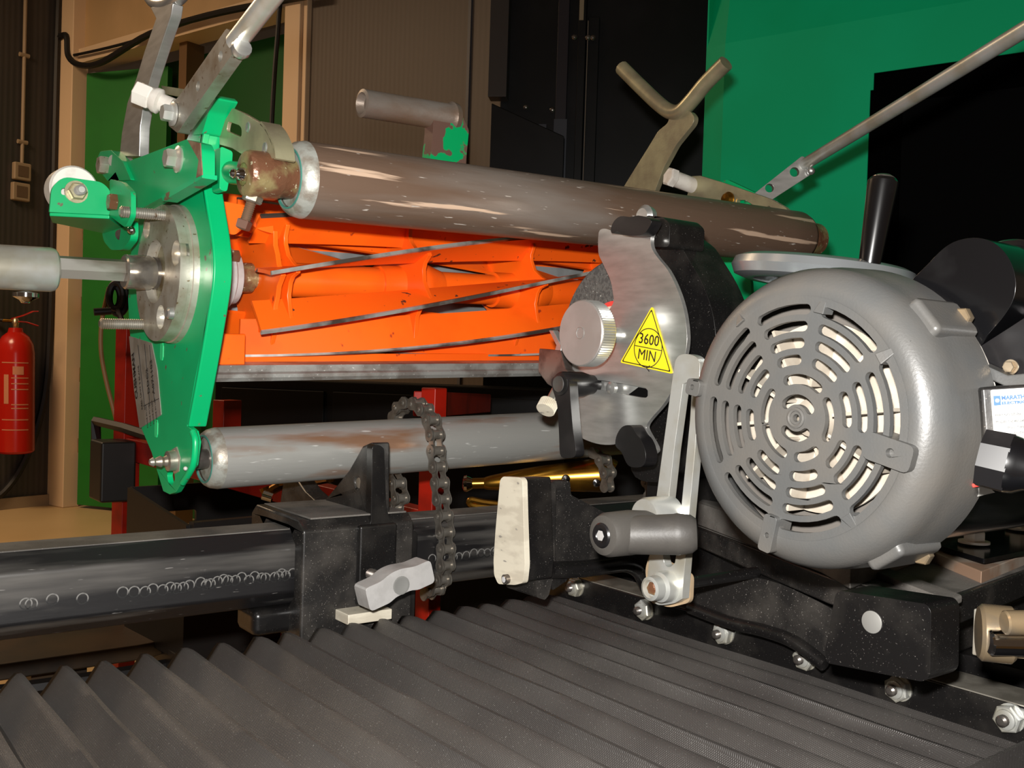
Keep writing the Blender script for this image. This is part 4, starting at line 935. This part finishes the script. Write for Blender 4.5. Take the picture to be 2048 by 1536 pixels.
MB().lathe(a, dq, [(0, .0125), (.002, .0155), (.012, .0155), (.014, .013)], 6, .3).lathe(a+dq*.014, dq, [(0, .0125), (Lq-.014, .0125)], 24).build('hex_adapter', M['white'], unit)
# ---------------------------------------------------------------- grinding head
K = 3.072; XG = .700
def g(pts, x=XG): return tr(pts, K, 1000, 400, x=x)
head = thing('grinding_head', 'wheel head with alloy guard plate, knurled knob and yellow 3600 MIN sticker', 'grinding head', at(1290, 880, x=XG+.03))
go = g([(606, 200), (640, 176), (690, 190), (730, 210), (800, 215), (880, 190), (905, 160), (890, 110), (925, 112), (955, 165), (928, 225), (930, 290), (965, 350), (1030, 430), (1085, 540), (1125, 660), (1145, 780), (1148, 880), (1130, 980), (1095, 1080), (1050, 1180), (1000, 1260), (930, 1340), (900, 1385), (905, 1420), (960, 1520), (945, 1560), (850, 1610), (800, 1560), (790, 1500), (745, 1480), (700, 1502), (620, 1502), (540, 1480), (470, 1440), (452, 1380), (440, 1280), (405, 1150), (396, 1060), (400, 980), (480, 880), (600, 760), (692, 640), (694, 580), (680, 500), (650, 430), (622, 370), (604, 320)])
slot = g([(545, 1102), (640, 1110), (760, 1130), (890, 1152), (908, 1170), (912, 1195), (900, 1215), (870, 1214), (740, 1190), (620, 1168), (545, 1158)])
guard = MB().slab(crom(go, 3), X*.005, [rnd(slot, .002)]).build('guard_plate', M['bright'], head, bevel=.0008)
MB().slab(g([(540, 1095), (930, 1140), (930, 1230), (540, 1180)], XG+.007), X*.003).build('slot_strip', M['bright'], head)
MB().slab(g([(790, 1195), (850, 1150), (905, 1160), (905, 1225), (800, 1225)], XG+.0062), X*.0006).build('slot_painted_shadow', M['dark'], head)  # thin near-black sheet, paints the shade inside the slot's right end
for u, v in ((695, 1155),): MB().lathe(at(1000+u/K, 400+v/K, x=XG+.003), -X, [(0, .0068), (.004, .0064), (.005, .004)], 20).build('screw_head', M['bright'], head)
# yellow warning triangle
tp, br, bl = at(1304, 612, x=XG-.0012), at(1345, 748, x=XG-.0012), at(1240, 725, x=XG-.0012)
U = (br-bl).normalized(); V = U.cross(X).normalized()
if V.z < 0: V = -V
st = MB().slab(rnd([bl, br, tp], .003), X*.0010).build('warning_sticker', M['yellow'], head, label='yellow triangular sticker reading 3600 MIN')
cc = (tp+br+bl)/3
def inset(p, f): return cc+(p-cc)*f
o_ = rnd([inset(p, .93) for p in (bl, br, tp)], .002); i_ = rnd([inset(p, .885) for p in (bl, br, tp)], .002)
MB().slab([p-X*.0002 for p in o_], X*.0002, [[p-X*.0002 for p in i_]]).build('border_line', M['ink'], st)
c3 = at(1296, 696, x=XG-.0012)
rr_ = .0195
MB().slab(circ(c3-X*.0002, rr_, U, V, 48), X*.0002, [circ(c3-X*.0002, rr_-.0009, U, V, 48)]).build('ring_line', M['ink'], st)
MB().slab([c3-U*rr_+V*.0004-X*.0002, c3+U*rr_+V*.0004-X*.0002, c3+U*rr_-V*.0004-X*.0002, c3-U*rr_-V*.0004-X*.0002], X*.0002).build('bar_line', M['ink'], st)
UT = U if U.cross(V).x < 0 else -U
text('3600', .0150, c3+V*.0078, U, V, M['ink'], st, 'lettering', off=.0002 if U.cross(V).x < 0 else -.0004, sx=.95, bold=.0001)
text('MIN', .0150, c3-V*.0078, U, V, M['ink'], st, 'lettering', off=.0002 if U.cross(V).x < 0 else -.0004, sx=.95)
ap = c3-V*rr_-X*.0002+U*.001
for sg in (-1, 1): MB().slab([ap, ap+U*.0045+V*.0032*sg, ap+U*.0045+V*.0024*sg+U*.0008, ap+U*.0012-V*.0*sg], X*.0002).build('arrow_mark', M['ink'], st)
# wheel with its flanges
wc = at(1228, 678, x=.722)
wh = MB().lathe(wc, X, [(0, .012), (0, .083), (.0015, .0848), (.018, .0848), (.019, .083), (.019, .012)], 72).build('grinding_wheel', M['wheel'], head)
MB().lathe(wc-X*.002, X, [(0, .012), (0, .040), (.0018, .040), (.0018, .012)], 48, closed=True).build('blotter', pm('red_blotter', (.65,.05,.04), .6), wh)
MB().lathe(wc-X*.006, X, [(0, .008), (0, .034), (.004, .035), (.004, .008)], 48, closed=True).build('flange', M['aluface'], wh)
# knurled knob
kc = at(1160, 666, x=.652); RK = .0332
vs = []
for i in range(160): a = 2*math.pi*i/160; r_ = RK if i % 2 else RK-.0009; vs.append(kc+Y*r_*math.cos(a)+Z*r_*math.sin(a))
kb = MB().slab([p+X*.002 for p in vs], X*.0155).build('knurled_knob', M['bright'], head)
MB().lathe(kc, X, [(0, .0), (0, .0050), (0, RK-.0016), (.0010, RK-.0006), (.0022, RK-.0008)], 64).build('knob_face', pm('satin_knob_face', (.46,.43,.41), .40, .55, c2=(.40,.37,.35), sc=25), kb)
MB().lathe(kc+X*.017, X, [(0, RK-.0008), (.002, RK-.0012), (.0022, .02), (.0022, .008), (.06, .008)], 48).build('knob_shaft', M['bright'], kb)
MB().lathe(kc, X, [(0, .0062), (-.0005, .0060), (-.0005, .0054), (0, .0052)], 24, closed=True).build('centre_ring', M['bright'], kb)
# black housing behind the guard
hs_ = crom(tr([(1300, 470), (1348, 478), (1378, 520), (1408, 575), (1428, 640), (1432, 720), (1420, 800), (1398, 870), (1365, 940), (1310, 965), (1262, 940), (1270, 820), (1285, 640)], x=.742), 4)
MB().slab(hs_, X*.055).build('housing', M['black'], head, bevel=.008, seg=3)
MB().slab(rnd(tr([(1292, 430), (1326, 434), (1340, 448), (1338, 494), (1292, 494)], x=.712), .004), X*.050).build('top_block', M['black'], head, bevel=.005, seg=3)
wk = g([(680, 180), (700, 130), (740, 100), (800, 104), (850, 95), (905, 110), (930, 130), (915, 170), (880, 210), (820, 220), (760, 214), (720, 190), (690, 205)], XG-.018)
MB().slab(crom(wk, 3), X*.014).build('top_wing_knob', M['plastic'], head, bevel=.005, seg=3)
MB().lathe(at(1283, 432, x=XG+.012), X, [(0, .008), (.004, .012), (.012, .010)], 16).build('wing_collar', M['bright'], head)
wk = tr([(1240, 858), (1250, 851), (1262, 852), (1272, 868), (1282, 880), (1290, 900), (1291, 922), (1282, 934), (1262, 934), (1252, 925), (1243, 905), (1231, 892), (1232, 874)], x=XG-.016)
MB().slab(crom(wk, 3), X*.016).build('lower_wing_knob', M['plastic'], head, bevel=.005, seg=3)
# clamping lever left of the guard
lk = MB().lathe(at(1118, 768, x=.655), X, [(0, .006), (.001, .0115), (.004, .0130), (.030, .0130), (.040, .0105), (.050, .0095)], 28).build('clamp_lever', M['plastic'], head)
c = at(1118, 768, x=.655); MB().lathe(c-X*.0006, -X, [(0, .0085), (.001, .008), (.0004, .0062)], 24).build('lever_cap', M['greyplastic'], lk)
MB().slab(crom(tr([(1102, 766), (1110, 752), (1126, 752), (1138, 764), (1141, 800), (1146, 860), (1152, 900), (1148, 914), (1130, 916), (1120, 908), (1118, 870), (1114, 810)], x=.657), 3), X*.011).build('lever_arm', M['plastic'], lk, bevel=.003, seg=3)
MB().slab(tr([(1078, 697), (1122, 701), (1132, 738), (1152, 756), (1118, 782), (1094, 768), (1076, 744)], x=.690), X*.010).build('finger_bracket', M['darksteel'], head, bevel=.001)
MB().slab(tr([(1097, 660), (1106, 660), (1122, 690), (1122, 704), (1108, 704), (1112, 690)], x=.692), X*.008).build('index_finger', M['bright'], head, bevel=.001)
a, b = at(1095, 812, x=.66), at(1112, 780, x=.675); dq = (b-a).normalized()
vs = []
uu = dq.cross(Z).normalized(); vv = dq.cross(uu)
for i in range(72): an = 2*math.pi*i/72; r_ = .0102 if i % 2 else .0094; vs.append(a-dq*.006+uu*r_*math.cos(an)+vv*r_*math.sin(an))
tk = MB().slab(vs, dq*.011).build('thumb_screw', M['aluface'], head)
MB().cyl(a, b+dq*.01, .0048, seg=16).build('screw_shank', M['steel'], tk)

# ---------------------------------------------------------------- slotted link bar with its clamp handle
XL = .615
t = thing('slotted_link', 'zinc plated slotted bar with a grey clamp handle between guard and motor', 'link bar', at(1330, 1200, x=XL))
o_ = crom(tr([(1350, 722), (1358, 711), (1374, 708), (1392, 714), (1400, 728)], x=XL), 3, False)+tr([(1399, 760), (1390, 900), (1378, 1030), (1372, 1100), (1364, 1198)], x=XL)+crom(tr([(1350, 1206), (1330, 1210), (1312, 1208), (1296, 1190), (1293, 1168)], x=XL), 3, False)+tr([(1299, 1110), (1312, 1000), (1328, 880), (1343, 770)], x=XL)
s_ = crom(tr([(1366, 768), (1376, 764), (1384, 772)], x=XL), 3, False)+tr([(1380, 840), (1370, 940), (1360, 1040), (1352, 1110)], x=XL)+crom(tr([(1350, 1125), (1340, 1134), (1330, 1130), (1326, 1112)], x=XL), 3, False)+tr([(1336, 1010), (1348, 900)], x=XL)
MB().slab(o_, X*.0085, [s_]).build('bar', M['zinc'], t, bevel=.0008)
c = at(1298, 1178, x=XL-.022)
MB().cyl(c+X*.02, Vector((.73, c.y, c.z)), .005).build('pivot_shaft', M['black'], t)
MB().lathe(c, X, [(.004, .004), (.004, .0062), (0, .0075), (.001, .0100), (.009, .0105), (.010, .0082), (.012, .0125), (.022, .0135)], 28).build('pivot_bolt', M['zinc'], t)
MB().lathe(c-X*.0004, X, [(.002, 0), (.0022, .0045), (.004, .006)], 6).build('hex_recess', M['grime'], t)
MB().slab(rnd(tr([(1290, 1140), (1300, 1105), (1382, 1150), (1380, 1205), (1340, 1215), (1300, 1205)], x=XL+.0095), .005), X*.004).build('spacer_washer', pm('tan_washer', (.42,.30,.18), .5, c2=(.3,.22,.14), sc=40), t)
# clamp handle: hub pointing at the viewer's left and arm lying across
ha = at(1203, 1071, x=.530)
hub = MB().lathe(ha, X, [(0, .010), (.0015, .0155), (.006, .0175), (.03, .0180), (.048, .0165), (.055, .014)], 36).build('clamp_handle', M['greyplastic'], t, label='dusty grey clamp handle')
MB().lathe(ha-X*.0012, X, [(.001, .0), (.001, .0045), (0, .0055), (-.0004, .0088), (.001, .0100), (.003, .0102)], 28).build('screw_cap', M['plastic'], hub)
MB().lathe(ha-X*.0016, X, [(0, 0), (.0002, .0044)], 6).build('hex_socket', M['alloy'], hub)
a = at(1215, 1071, x=.542); b = at(1383, 1068, d=(a-CAM).dot(fwd)*1.0-.01); dq = (b-a).normalized(); Lq = (b-a).length
MB().lathe(a, dq, [(0, .008), (.004, .0145), (.02, .0152), (Lq*.8, .0160), (Lq*.84, .0166), (Lq*.88, .0160), (Lq, .0150), (Lq+.004, .012), (Lq+.005, .004)], 32).build('handle_arm', M['greyplastic'], hub)
MB().lathe(at(1288, 1035, x=.585), X, [(0, .0150), (.004, .0165), (.03, .0165)], 32).build('hub_collar', M['zinc'], hub)

# ---------------------------------------------------------------- cream faced block and its arm
t = thing('indexing_bracket', 'black bracket with a cream bare metal face beside the bellows', 'bracket', at(1080, 1190, x=.62))
XI = .585
fa = tr([(1000, 960), (1006, 953), (1040, 955), (1045, 962), (1047, 1040), (1050, 1130), (1046, 1166), (1030, 1170), (996, 1168), (988, 1150), (987, 1120), (991, 1060)], x=XI)
MB().slab(rnd(fa, .003), X*.006).build('worn_face', M['aluface'], t, bevel=.001)
MB().slab([p+X*.0062+Y*.001 for p in rnd(tr([(1000, 956), (1044, 957), (1049, 1130), (1046, 1164), (994, 1164), (990, 1110)], x=XI), .003)], X*.030).build('block', M['black'], t, bevel=.002)
yq = at(1086, 1000, x=XI+.034).y
MB().slab(rnd(tr([(1076, 968), (1108, 966), (1112, 975), (1110, 1140), (1098, 1190), (1090, 1200), (1074, 1195), (1073, 1160)], y=yq-.002), .002), Y*.05).build('back_flange', M['blackdust'], t, bevel=.002)
MB().slab(rnd(tr([(1104, 962), (1140, 962), (1142, 990), (1215, 1028), (1300, 1075), (1300, 1130), (1200, 1128), (1106, 1130)], y=yq+.010), .003), Y*.012).build('web', M['blackdust'], t, bevel=.002)
lipd = tr([(1100, 1140), (1160, 1138), (1210, 1132), (1250, 1128), (1278, 1142), (1296, 1176)], y=yq-.004)
MB().tube(lipd, .0085, seg=14).build('bottom_rib', M['black'], t)
MB().slab(rnd(tr([(1104, 1130), (1135, 1130), (1136, 1160), (1104, 1182)], y=yq), .003), Y*.02).build('foot', M['black'], t, bevel=.002)
MB().cyl(at(1008, 1159, x=XI-.004), at(1078, 1148, x=XI+.036), .0048, seg=16).build('locating_pin', M['darksteel'], t)
MB().lathe(at(1008, 1159, x=XI-.0045), -X, [(0, .0035), (.0004, .003)], 12).build('pin_end', M['chrome'], t)

# ---------------------------------------------------------------- motor carriage
t = thing('motor_carriage', 'dusty black carriage plate with a rounded end block under the motor', 'carriage', at(1700, 1300, z=1-.235))
pl = [at(1394, 1095, z=1-.185), at(1655, 1208, z=1-.185), at(1861, 1274, z=1-.185), at(2250, 1110, z=1-.185), at(2100, 960, z=1-.185), at(1480, 1010, z=1-.185)]
MB().slab(pl, Z*.022).build('base_plate', M['blackdust'], t, bevel=.002)
p2 = [at(1394, 1095, z=1-.185)+Z*.0225, at(1640, 1202, z=1-.185)+Z*.0225, at(1700, 1180, z=1-.1625), at(2060, 1040, z=1-.1625), at(1480, 985, z=1-.1625)]
MB().slab([p+Z*.0222 for p in [pl[0], pl[1]+Y*.012+X*.008, pl[2]+Y*.006+X*.001, pl[3], pl[4], pl[5]]], Z*.0008).build('dust_layer', M['dusttop'], t)
MB().span((.80, .60, 1-.236), (.93, .80, 1-.10)).build('head_post', M['black'], t, bevel=.006)
MB().slab(p2, Z*.026).build('raised_plate', M['dusttop'], t, bevel=.002)
m_ = MB(); m_.slab([at(1845, 1118, z=1-.1625), at(1962, 1168, z=1-.1625), at(2200, 1068, z=1-.1625), at(2090, 1010, z=1-.1625)], Z*.010); m_.build('foot_pad', pm('brown_pad', (.24,.15,.10), .5, c2=(.32,.27,.22), sc=20), t, bevel=.001)
m_ = MB(); m_.slab([at(1730, 1150, z=1-.1628), at(1900, 1218, z=1-.1628), at(1925, 1207, z=1-.1628), at(1755, 1142, z=1-.1628)], Z*.006); m_.build('ridge', M['dusttop'], t, bevel=.002)
XB = .622
MB().slab(rnd(tr([(1672, 1180), (1852, 1208), (1862, 1222), (1860, 1352), (1846, 1364), (1652, 1326), (1650, 1300)], x=XB), .006), X*.036).build('end_block', M['black'], t, bevel=.006, seg=3)
MB().lathe(at(1744, 1244, x=XB), -X, [(0, .0078), (.0006, .0078), (.0009, .0072)], 28).build('badge', pm('dull_badge', (.24,.235,.22), .5, .3), t)
MB().slab(crom(tr([(1300, 1180), (1330, 1160), (1395, 1152), (1480, 1150), (1560, 1168), (1640, 1205), (1680, 1240), (1672, 1322), (1630, 1318), (1590, 1288), (1520, 1262), (1450, 1248), (1385, 1212), (1330, 1200)], x=.728), 3), X*.022).build('side_casting', M['blackdust'], t, bevel=.004, seg=3)
MB().tube(tr([(1380, 1215), (1460, 1245), (1530, 1262), (1590, 1285), (1650, 1330)], x=.724), .006).build('casting_rib', M['black'], t)
m_ = MB(); q = at(2160, 1370, z=1-.235)
m_.slab([at(1861, 1330, z=1-.232), at(1960, 1290, z=1-.232), at(2160, 1210, z=1-.232), at(2160, 1120, z=1-.232), at(1780, 1240, z=1-.232)], Z*.030); m_.build('lower_plate', M['blackdust'], t, bevel=.003)
# brass coupling at the right edge
c = at(2000, 1268, d=.60); dq = (-Y*.75+X*.55).normalized()
t = thing('brass_coupling', 'cluster of brass and steel fittings at the right edge of the carriage', 'fitting', c)
MB().cyl(c-dq*.012, c+dq*.008, .017, seg=28, ch=.002).build('flange', M['brass'], t)
MB().hexa(c+dq*.008, dq, .0135, .012).build('hex_nut', M['brass'], t)
MB().cyl(c+dq*.02+rt*.003, c+dq*.034+rt*.003, .010, seg=24, ch=.001).build('end_cap', M['greyplastic'], t)
a = at(1978, 1285, d=.585); MB().cyl(a, a+rt*.018+dq*.004, .0075, seg=20, ch=.001).build('side_pin', M['chrome'], t)
a = at(2008, 1245, d=.575); MB().cyl(a, a+rt*.016, .007, seg=20, ch=.001).build('side_pin', M['brass'], t)
a = at(1985, 1268, d=.64); MB().box(a, (.012, .02, .03)).build('bracket', M['cast'], t, bevel=.001)

# ---------------------------------------------------------------- motor
XM = .512
mc = at(1592, 836, x=XM); RG = .0740; RM = .0950
mot = thing('electric_motor', 'large grey electric motor with a round slotted fan cowl', 'motor', mc-Z*.12+X*.08)
MR, MV = -Y, Z     # right and up on the grille as seen
def mp(ang, r, x=0.0): return mc + MR*r*math.cos(R(ang)) + MV*r*math.sin(R(ang)) + X*x
cow = MB().lathe(mc, X, [(.0005, RG+.0005), (.0, RG+.002), (.0012, RG+.0072), (.0032, RG+.0115), (.008, RG+.0160), (.015, RG+.0193), (.024, RM-.0018), (.032, RM), (.058, RM+.0010), (.058, RM-.0015), (.03, RM-.005), (.008, RG+.006), (.003, RG+.0005)], 96, closed=True).build('fan_cowl', M['cowl'], mot)
spokes = [80, 35, -12, -56, -102, -147, -192, -238]
def arcslot(r, w, a0, a1, x=0.0):
    h = w/2; e = math.degrees(h/r); a0 += e; a1 -= e; out = []
    n = max(4, int((a1-a0)/5))
    for i in range(n+1): out.append(mp(a0+(a1-a0)*i/n, r+h, x))
    cc = mp(a1, r, x)
    for i in range(1, 6):
        q = math.pi*i/6; rad_ = (mp(a1, 1)-mc).normalized(); tan_ = (mp(a1+90, 1)-mc).normalized(); out.append(cc+rad_*h*math.cos(q)+tan_*h*math.sin(q))
    for i in range(n+1): out.append(mp(a1+(a0-a1)*i/n, r-h, x))
    cc = mp(a0, r, x)
    for i in range(1, 6):
        q = math.pi*i/6; rad_ = (mp(a0, 1)-mc).normalized(); tan_ = (mp(a0+90, 1)-mc).normalized(); out.append(cc-rad_*h*math.cos(q)-tan_*h*math.sin(q))
    return out
holes = []
for k in range(8):
    a1 = spokes[k]; a0 = spokes[(k+1) % 8] if k < 7 else spokes[0]-360
    for j, f in enumerate((.905, .765, .625, .485)):
        gap = math.degrees(.0038/(RG*f)); holes.append(arcslot(RG*f, RG*.088, a0+gap, a1-gap))
for a0, a1 in ((48, 112), (-28, 30), (-88, -50), (-165, -108), (140, 190)): holes.append(arcslot(RG*.325, RG*.085, a0-4, a1+4))
for a0, a1 in ((15, 150), (-150, -35)): holes.append(arcslot(RG*.155, RG*.085, a0, a1))
holes.append(circ(mc, .0024, MR, MV, 16))
gr_ = MB().slab([mp(i*3.75, RG+.001) for i in range(96)], X*.0038, holes).build('grille', M['cowl'], mot, bevel=.0006, seg=1)
MB().lathe(mc, X, [(-.0010, .0042), (-.0014, .0052), (-.0010, .0064), (.0004, .0066), (.0004, .0040)], 32, closed=True).build('hub_ring', M['cowl'], gr_)
# lugs and ribs on the cowl
def lug(px, py, L_, w_, h_, hole=True, ang=None):
    c = at(px, py, x=XM); d0 = (c-mc); a = math.atan2(d0.dot(MV), d0.dot(MR)); rad_ = d0.normalized(); tan_ = X.cross(rad_).normalized()
    out = rnd([c-rad_*L_/2-tan_*w_/2, c+rad_*L_/2-tan_*w_/2, c+rad_*L_/2+tan_*w_/2, c-rad_*L_/2+tan_*w_/2], w_*.28)
    hs = [circ(c+rad_*L_*.05-X*.004, w_*.17, rad_, tan_, 14)] if hole else []
    return MB().slab([p-X*.004 for p in out], X*h_, hs).build('lug', M['cowl'], mot, bevel=.001)
lug(1783, 904, .030, .016, .020); lug(1393, 775, .012, .011, .014); lug(1542, 1066, .024, .010, .016)
for px, py, L_ in ((1643, 617, .016), (1480, 640, .010), (1768, 713, .020), (1700, 1040, .016)):
    c = at(px, py, x=XM); rad_ = (c-mc).normalized(); tan_ = X.cross(rad_).normalized()
    MB().slab([c-rad_*.003-tan_*.0038-X*.0028, c+rad_*L_*.85+X*.0035, c-rad_*.003+tan_*.0038-X*.0028], X*.010).build('rib', M['cowl'], mot, bevel=.0006)
# raised pockets with bolts on the side of the cowl
for (px, py, xx) in ((1868, 655, .038), (1800, 1088, .038)):
    c = at(px, py, x=XM+xx); d0 = c-(mc+X*xx); rad_ = d0.normalized(); tan_ = X.cross(rad_).normalized(); c = mc+X*xx+rad_*(RM-.002)
    MB().box(c, (.046, .026, .012), frame(Vector((0,0,0)), X, tan_, rad_).to_3x3()).build('bolt_pocket', M['cowl'], mot, bevel=.004)
    MB().hexa(c+X*.020+rad_*.004, -X, .0062, .006).build('cowl_bolt', M['brass'], mot)
# fan and end shield behind the grille
fan = MB().lathe(mc+X*.024, X, [(0, 0), (0, .060), (.002, .060), (.002, 0)], 64).build('fan', M['cream'], mot)
for k in range(10):
    a = k*36+8; rad_ = (mp(a, 1)-mc).normalized(); tan_ = X.cross(rad_)
    c = mc+X*.016+rad_*.040; MB().box(c, (.016, .040, .002), frame(Vector((0,0,0)), X, rad_, tan_).to_3x3()).build('fan_blade', M['cream'], fan)
MB().lathe(mc+X*.012, X, [(0, .0), (0, .006), (.003, .012), (.012, .014)], 32).build('fan_hub', M['cream'], fan)
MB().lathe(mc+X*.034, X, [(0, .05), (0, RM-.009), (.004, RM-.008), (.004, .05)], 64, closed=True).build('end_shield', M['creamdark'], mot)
# body
MB().lathe(mc+X*.054, X, [(0, RM-.016), (.002, RM-.010), (.20, RM-.010), (.21, RM-.02), (.21, 0)], 72).build('stator_body', M['gloss'], mot)
MB().lathe(mc+X*.0575, X, [(0, RM-.004), (.002, RM-.003), (.010, RM-.003), (.010, RM-.010)], 72).build('joint_ring', M['white'], mot)
# capacitor cover: tilted glossy pod
S = 3.84
XC = XM+.070
po = crom(tr([(130, 560), (300, 330), (450, 190), (600, 140), (740, 150), (850, 215), (930, 330), (965, 470), (950, 600), (880, 730), (760, 870), (640, 985), (540, 960), (420, 800)], S, 1780, 440, x=XC), 4)
cap = MB().slab(po, X*.115).build('capacitor_cover', M['gloss'], mot, bevel=.012, seg=5)
for xx in (.05, .066): 
    ce_ = sum(po, Vector((0,0,0)))/len(po)
    MB().tube([ce_+(p-ce_)*1.012+X*xx for p in po[::2]]+[ce_+(po[0]-ce_)*1.012+X*xx], .004, seg=8, caps=False).build('cover_rib', M['gloss'], cap)
# terminal box below it
fl2 = tr([(640, 1000), (900, 830), (1100, 700), (1250, 700), (1250, 1210), (935, 1215), (700, 1100)], S, 1780, 440, x=XC+.004)
MB().slab(fl2, X*.10).build('cover_flange', M['plastic'], mot, bevel=.003)
MB().strip(tr([(612, 1060), (660, 1115), (940, 1240), (1180, 1215)], S, 1780, 440, x=XC-.004), X*.006, Z*.007).build('gasket_lip', M['cowl'], mot, bevel=.001)
bq = at(1780+930/S, 440+1130/S, x=XC); MB().lathe(bq, -X, [(0, .0045), (.001, .0045)], 20).hexa(bq-X*.001, -X, .0036, .003).build('cover_screw', M['brass'], mot)
# label carrying flat on the side
l0, l1, l2, l3 = at(1981, 780, d=.555), at(2140, 770, d=.545), at(2140, 900, d=.545), at(1984, 874, d=.555)
U = (l1-l0).normalized(); W = U.cross(l3-l0).normalized(); V = W.cross(U)
if V.z < 0: V = -V
Nn = U.cross(V).normalized()
LH = (l0-l3).length; LW = (l1-l0).length
def lp(a, b, o=0.0): return l0+U*a*LW-V*b*LH+Nn*o
if Nn.dot(CAM-l0) < 0: Nn = -Nn
MB().slab([lp(-.12, -.06, -.002), lp(1.1, -.06, -.002), lp(1.1, 1.5, -.002), lp(-.12, 1.5, -.002)], -Nn*.03).build('terminal_box', M['blackdust'], mot, bevel=.002)
lb = MB().slab(rnd([lp(0, 0), lp(1, 0), lp(1, 1.25), lp(0, 1.25)], .001), -Nn*.0015).build('rating_plate', M['paper'], mot, label='white rating plate with blue maker lettering')
flip = 1 if U.cross(V).dot(Nn) > 0 else -1
def lt(s, a, b, size, mat=M['ink'], sx=1.0, bold=0): text(s, size, lp(a, b, .0002), U, V, mat, lb, 'lettering', off=.0002*flip, sx=sx, center=False, bold=bold)
MB().slab([lp(.030, .13, .0003), lp(.118, .13, .0003), lp(.118, .335, .0003), lp(.030, .335, .0003)], -Nn*.0003).build('emblem', M['blueink'], lb)
MB().lathe(lp(.074, .232, .0004), Nn, [(0, .0011), (.0002, .0011), (.0002, .0008), (0, .0008)], 20, closed=True).build('emblem_ring', M['paper'], lb)
MB().lathe(lp(.074, .232, .0004), Nn, [(0, .0006), (.0002, .0004)], 16).build('emblem_dot', M['paper'], lb)
lt('MARATHON', .128, .185, .0031, M['blueink'], .95, .00012); lt('ELECTRIC', .128, .295, .0020, M['blueink'], 1.4, .0001)
lt('W A U S A U ,  W I   5 4 4 0 1', .035, .41, .0016, pm('grey_ink', (.16,.14,.18), .5), 1.0); lt('PART NO. 070766', .035, .545, .0019, M['ink'], .9); lt('MODEL CVJ 48C34FS2083A P', .035, .69, .0019, M['ink'], .9)
lt('PH-1  TYPE KS', .18, .82, .0018); lt('DUTY CONT', .26, .94, .0018)
# cable gland
ga, gb = at(1962, 915, d=.520), at(2120, 950, d=.500); dq = (gb-ga).normalized()
gl = MB().lathe(ga, dq, [(0, .013), (0, .0155), (.014, .0160)], 8, .2).build('cable_gland', M['plastic'], mot)
MB().lathe(ga+dq*.0135, dq, [(0, .0155), (.004, .0148), (.009, .0120), (.016, .0115), (.02, .009), (.06, .009)], 32).build('gland_dome', M['gloss'], gl)
# mounting foot with bolts
f = tr([(1845, 1060), (1905, 1028), (1990, 1018), (2060, 1060), (2120, 1080), (2100, 1100), (1968, 1128), (1880, 1100)], z=1-.150)
MB().slab(rnd(f, .004), Z*.004).build('mounting_foot', M['gloss'], mot, bevel=.001)
ff = MB().slab([at(1862, 1052, z=1-.146), at(1915, 1058, z=1-.146), at(1985, 1030, z=1-.146), at(2010, 990, z=1-.146), at(1900, 1005, z=1-.146)], Z*.016); ff.build('foot_web', M['gloss'], mot, bevel=.006)
for px, py in ((1948, 1086), (2040, 1058)):
    q = at(px, py, z=1-.144); MB().cyl(q, q+Z*.002, .013, seg=24).hexa(q+Z*.002, Z, .0095, .009).build('foot_bolt', M['white'] if px < 2000 else M['zinc'], mot)
MB().slab([at(1890, 990, d=.60), at(1962, 960, d=.57), at(1990, 985, d=.57), at(1925, 1000, d=.59)], Nn*-.001).build('warning_label', M['paper'], mot)
MB().slab([at(1943, 968, d=.5715), at(1964, 964, d=.5685), at(1966, 972, d=.5685), at(1946, 975, d=.5715)], Nn*-.001).build('red_print', M['redink'], mot)

# ---------------------------------------------------------------- handwheel behind the motor
dh = .93
hc = at(1645, 545, d=dh)
axh = (Z+rt*(.10)-fwd*.04).normalized()
t = thing('handwheel', 'zinc plated handwheel with a glossy black crank handle behind the motor', 'handwheel', hc)
MB().lathe(hc, axh, [(-.012, .062), (-.0125, .070), (-.009, .080), (-.001, .0835), (.006, .081), (.009, .074), (.009, .062)], 72, closed=True).build('rim', pm('polished_zinc', (.50,.54,.56), .26, .75), t)
MB().lathe(hc, axh, [(-.004, .0), (-.004, .062), (.004, .062), (.004, 0)], 48).build('web', M['zinc'], t)
MB().cyl(hc-axh*.12, hc+axh*.012, .012).build('hub', M['zinc'], t)
a = at(1737, 542, d=.86); b = at(1766, 366, d=.86); dq = (b-a).normalized(); Lq = (b-a).length
hd_ = MB().lathe(a+dq*.004, dq, [(0, .006), (.002, .0088), (.006, .0094), (Lq*.5, .0110), (Lq-.008, .0128), (Lq-.003, .0128), (Lq, .0105)], 40).build('crank_handle', M['gloss'], t)
MB().lathe(a-dq*.012, dq, [(0, .005), (.010, .006), (.012, .0080), (.016, .0080)], 24).build('ferrule', M['chrome'], hd_)
MB().lathe(a+dq*(Lq+.002), dq, [(0, .0098), (.003, .0095), (.005, .006), (.0055, 0)], 24).build('end_cap', M['darksteel'], hd_)
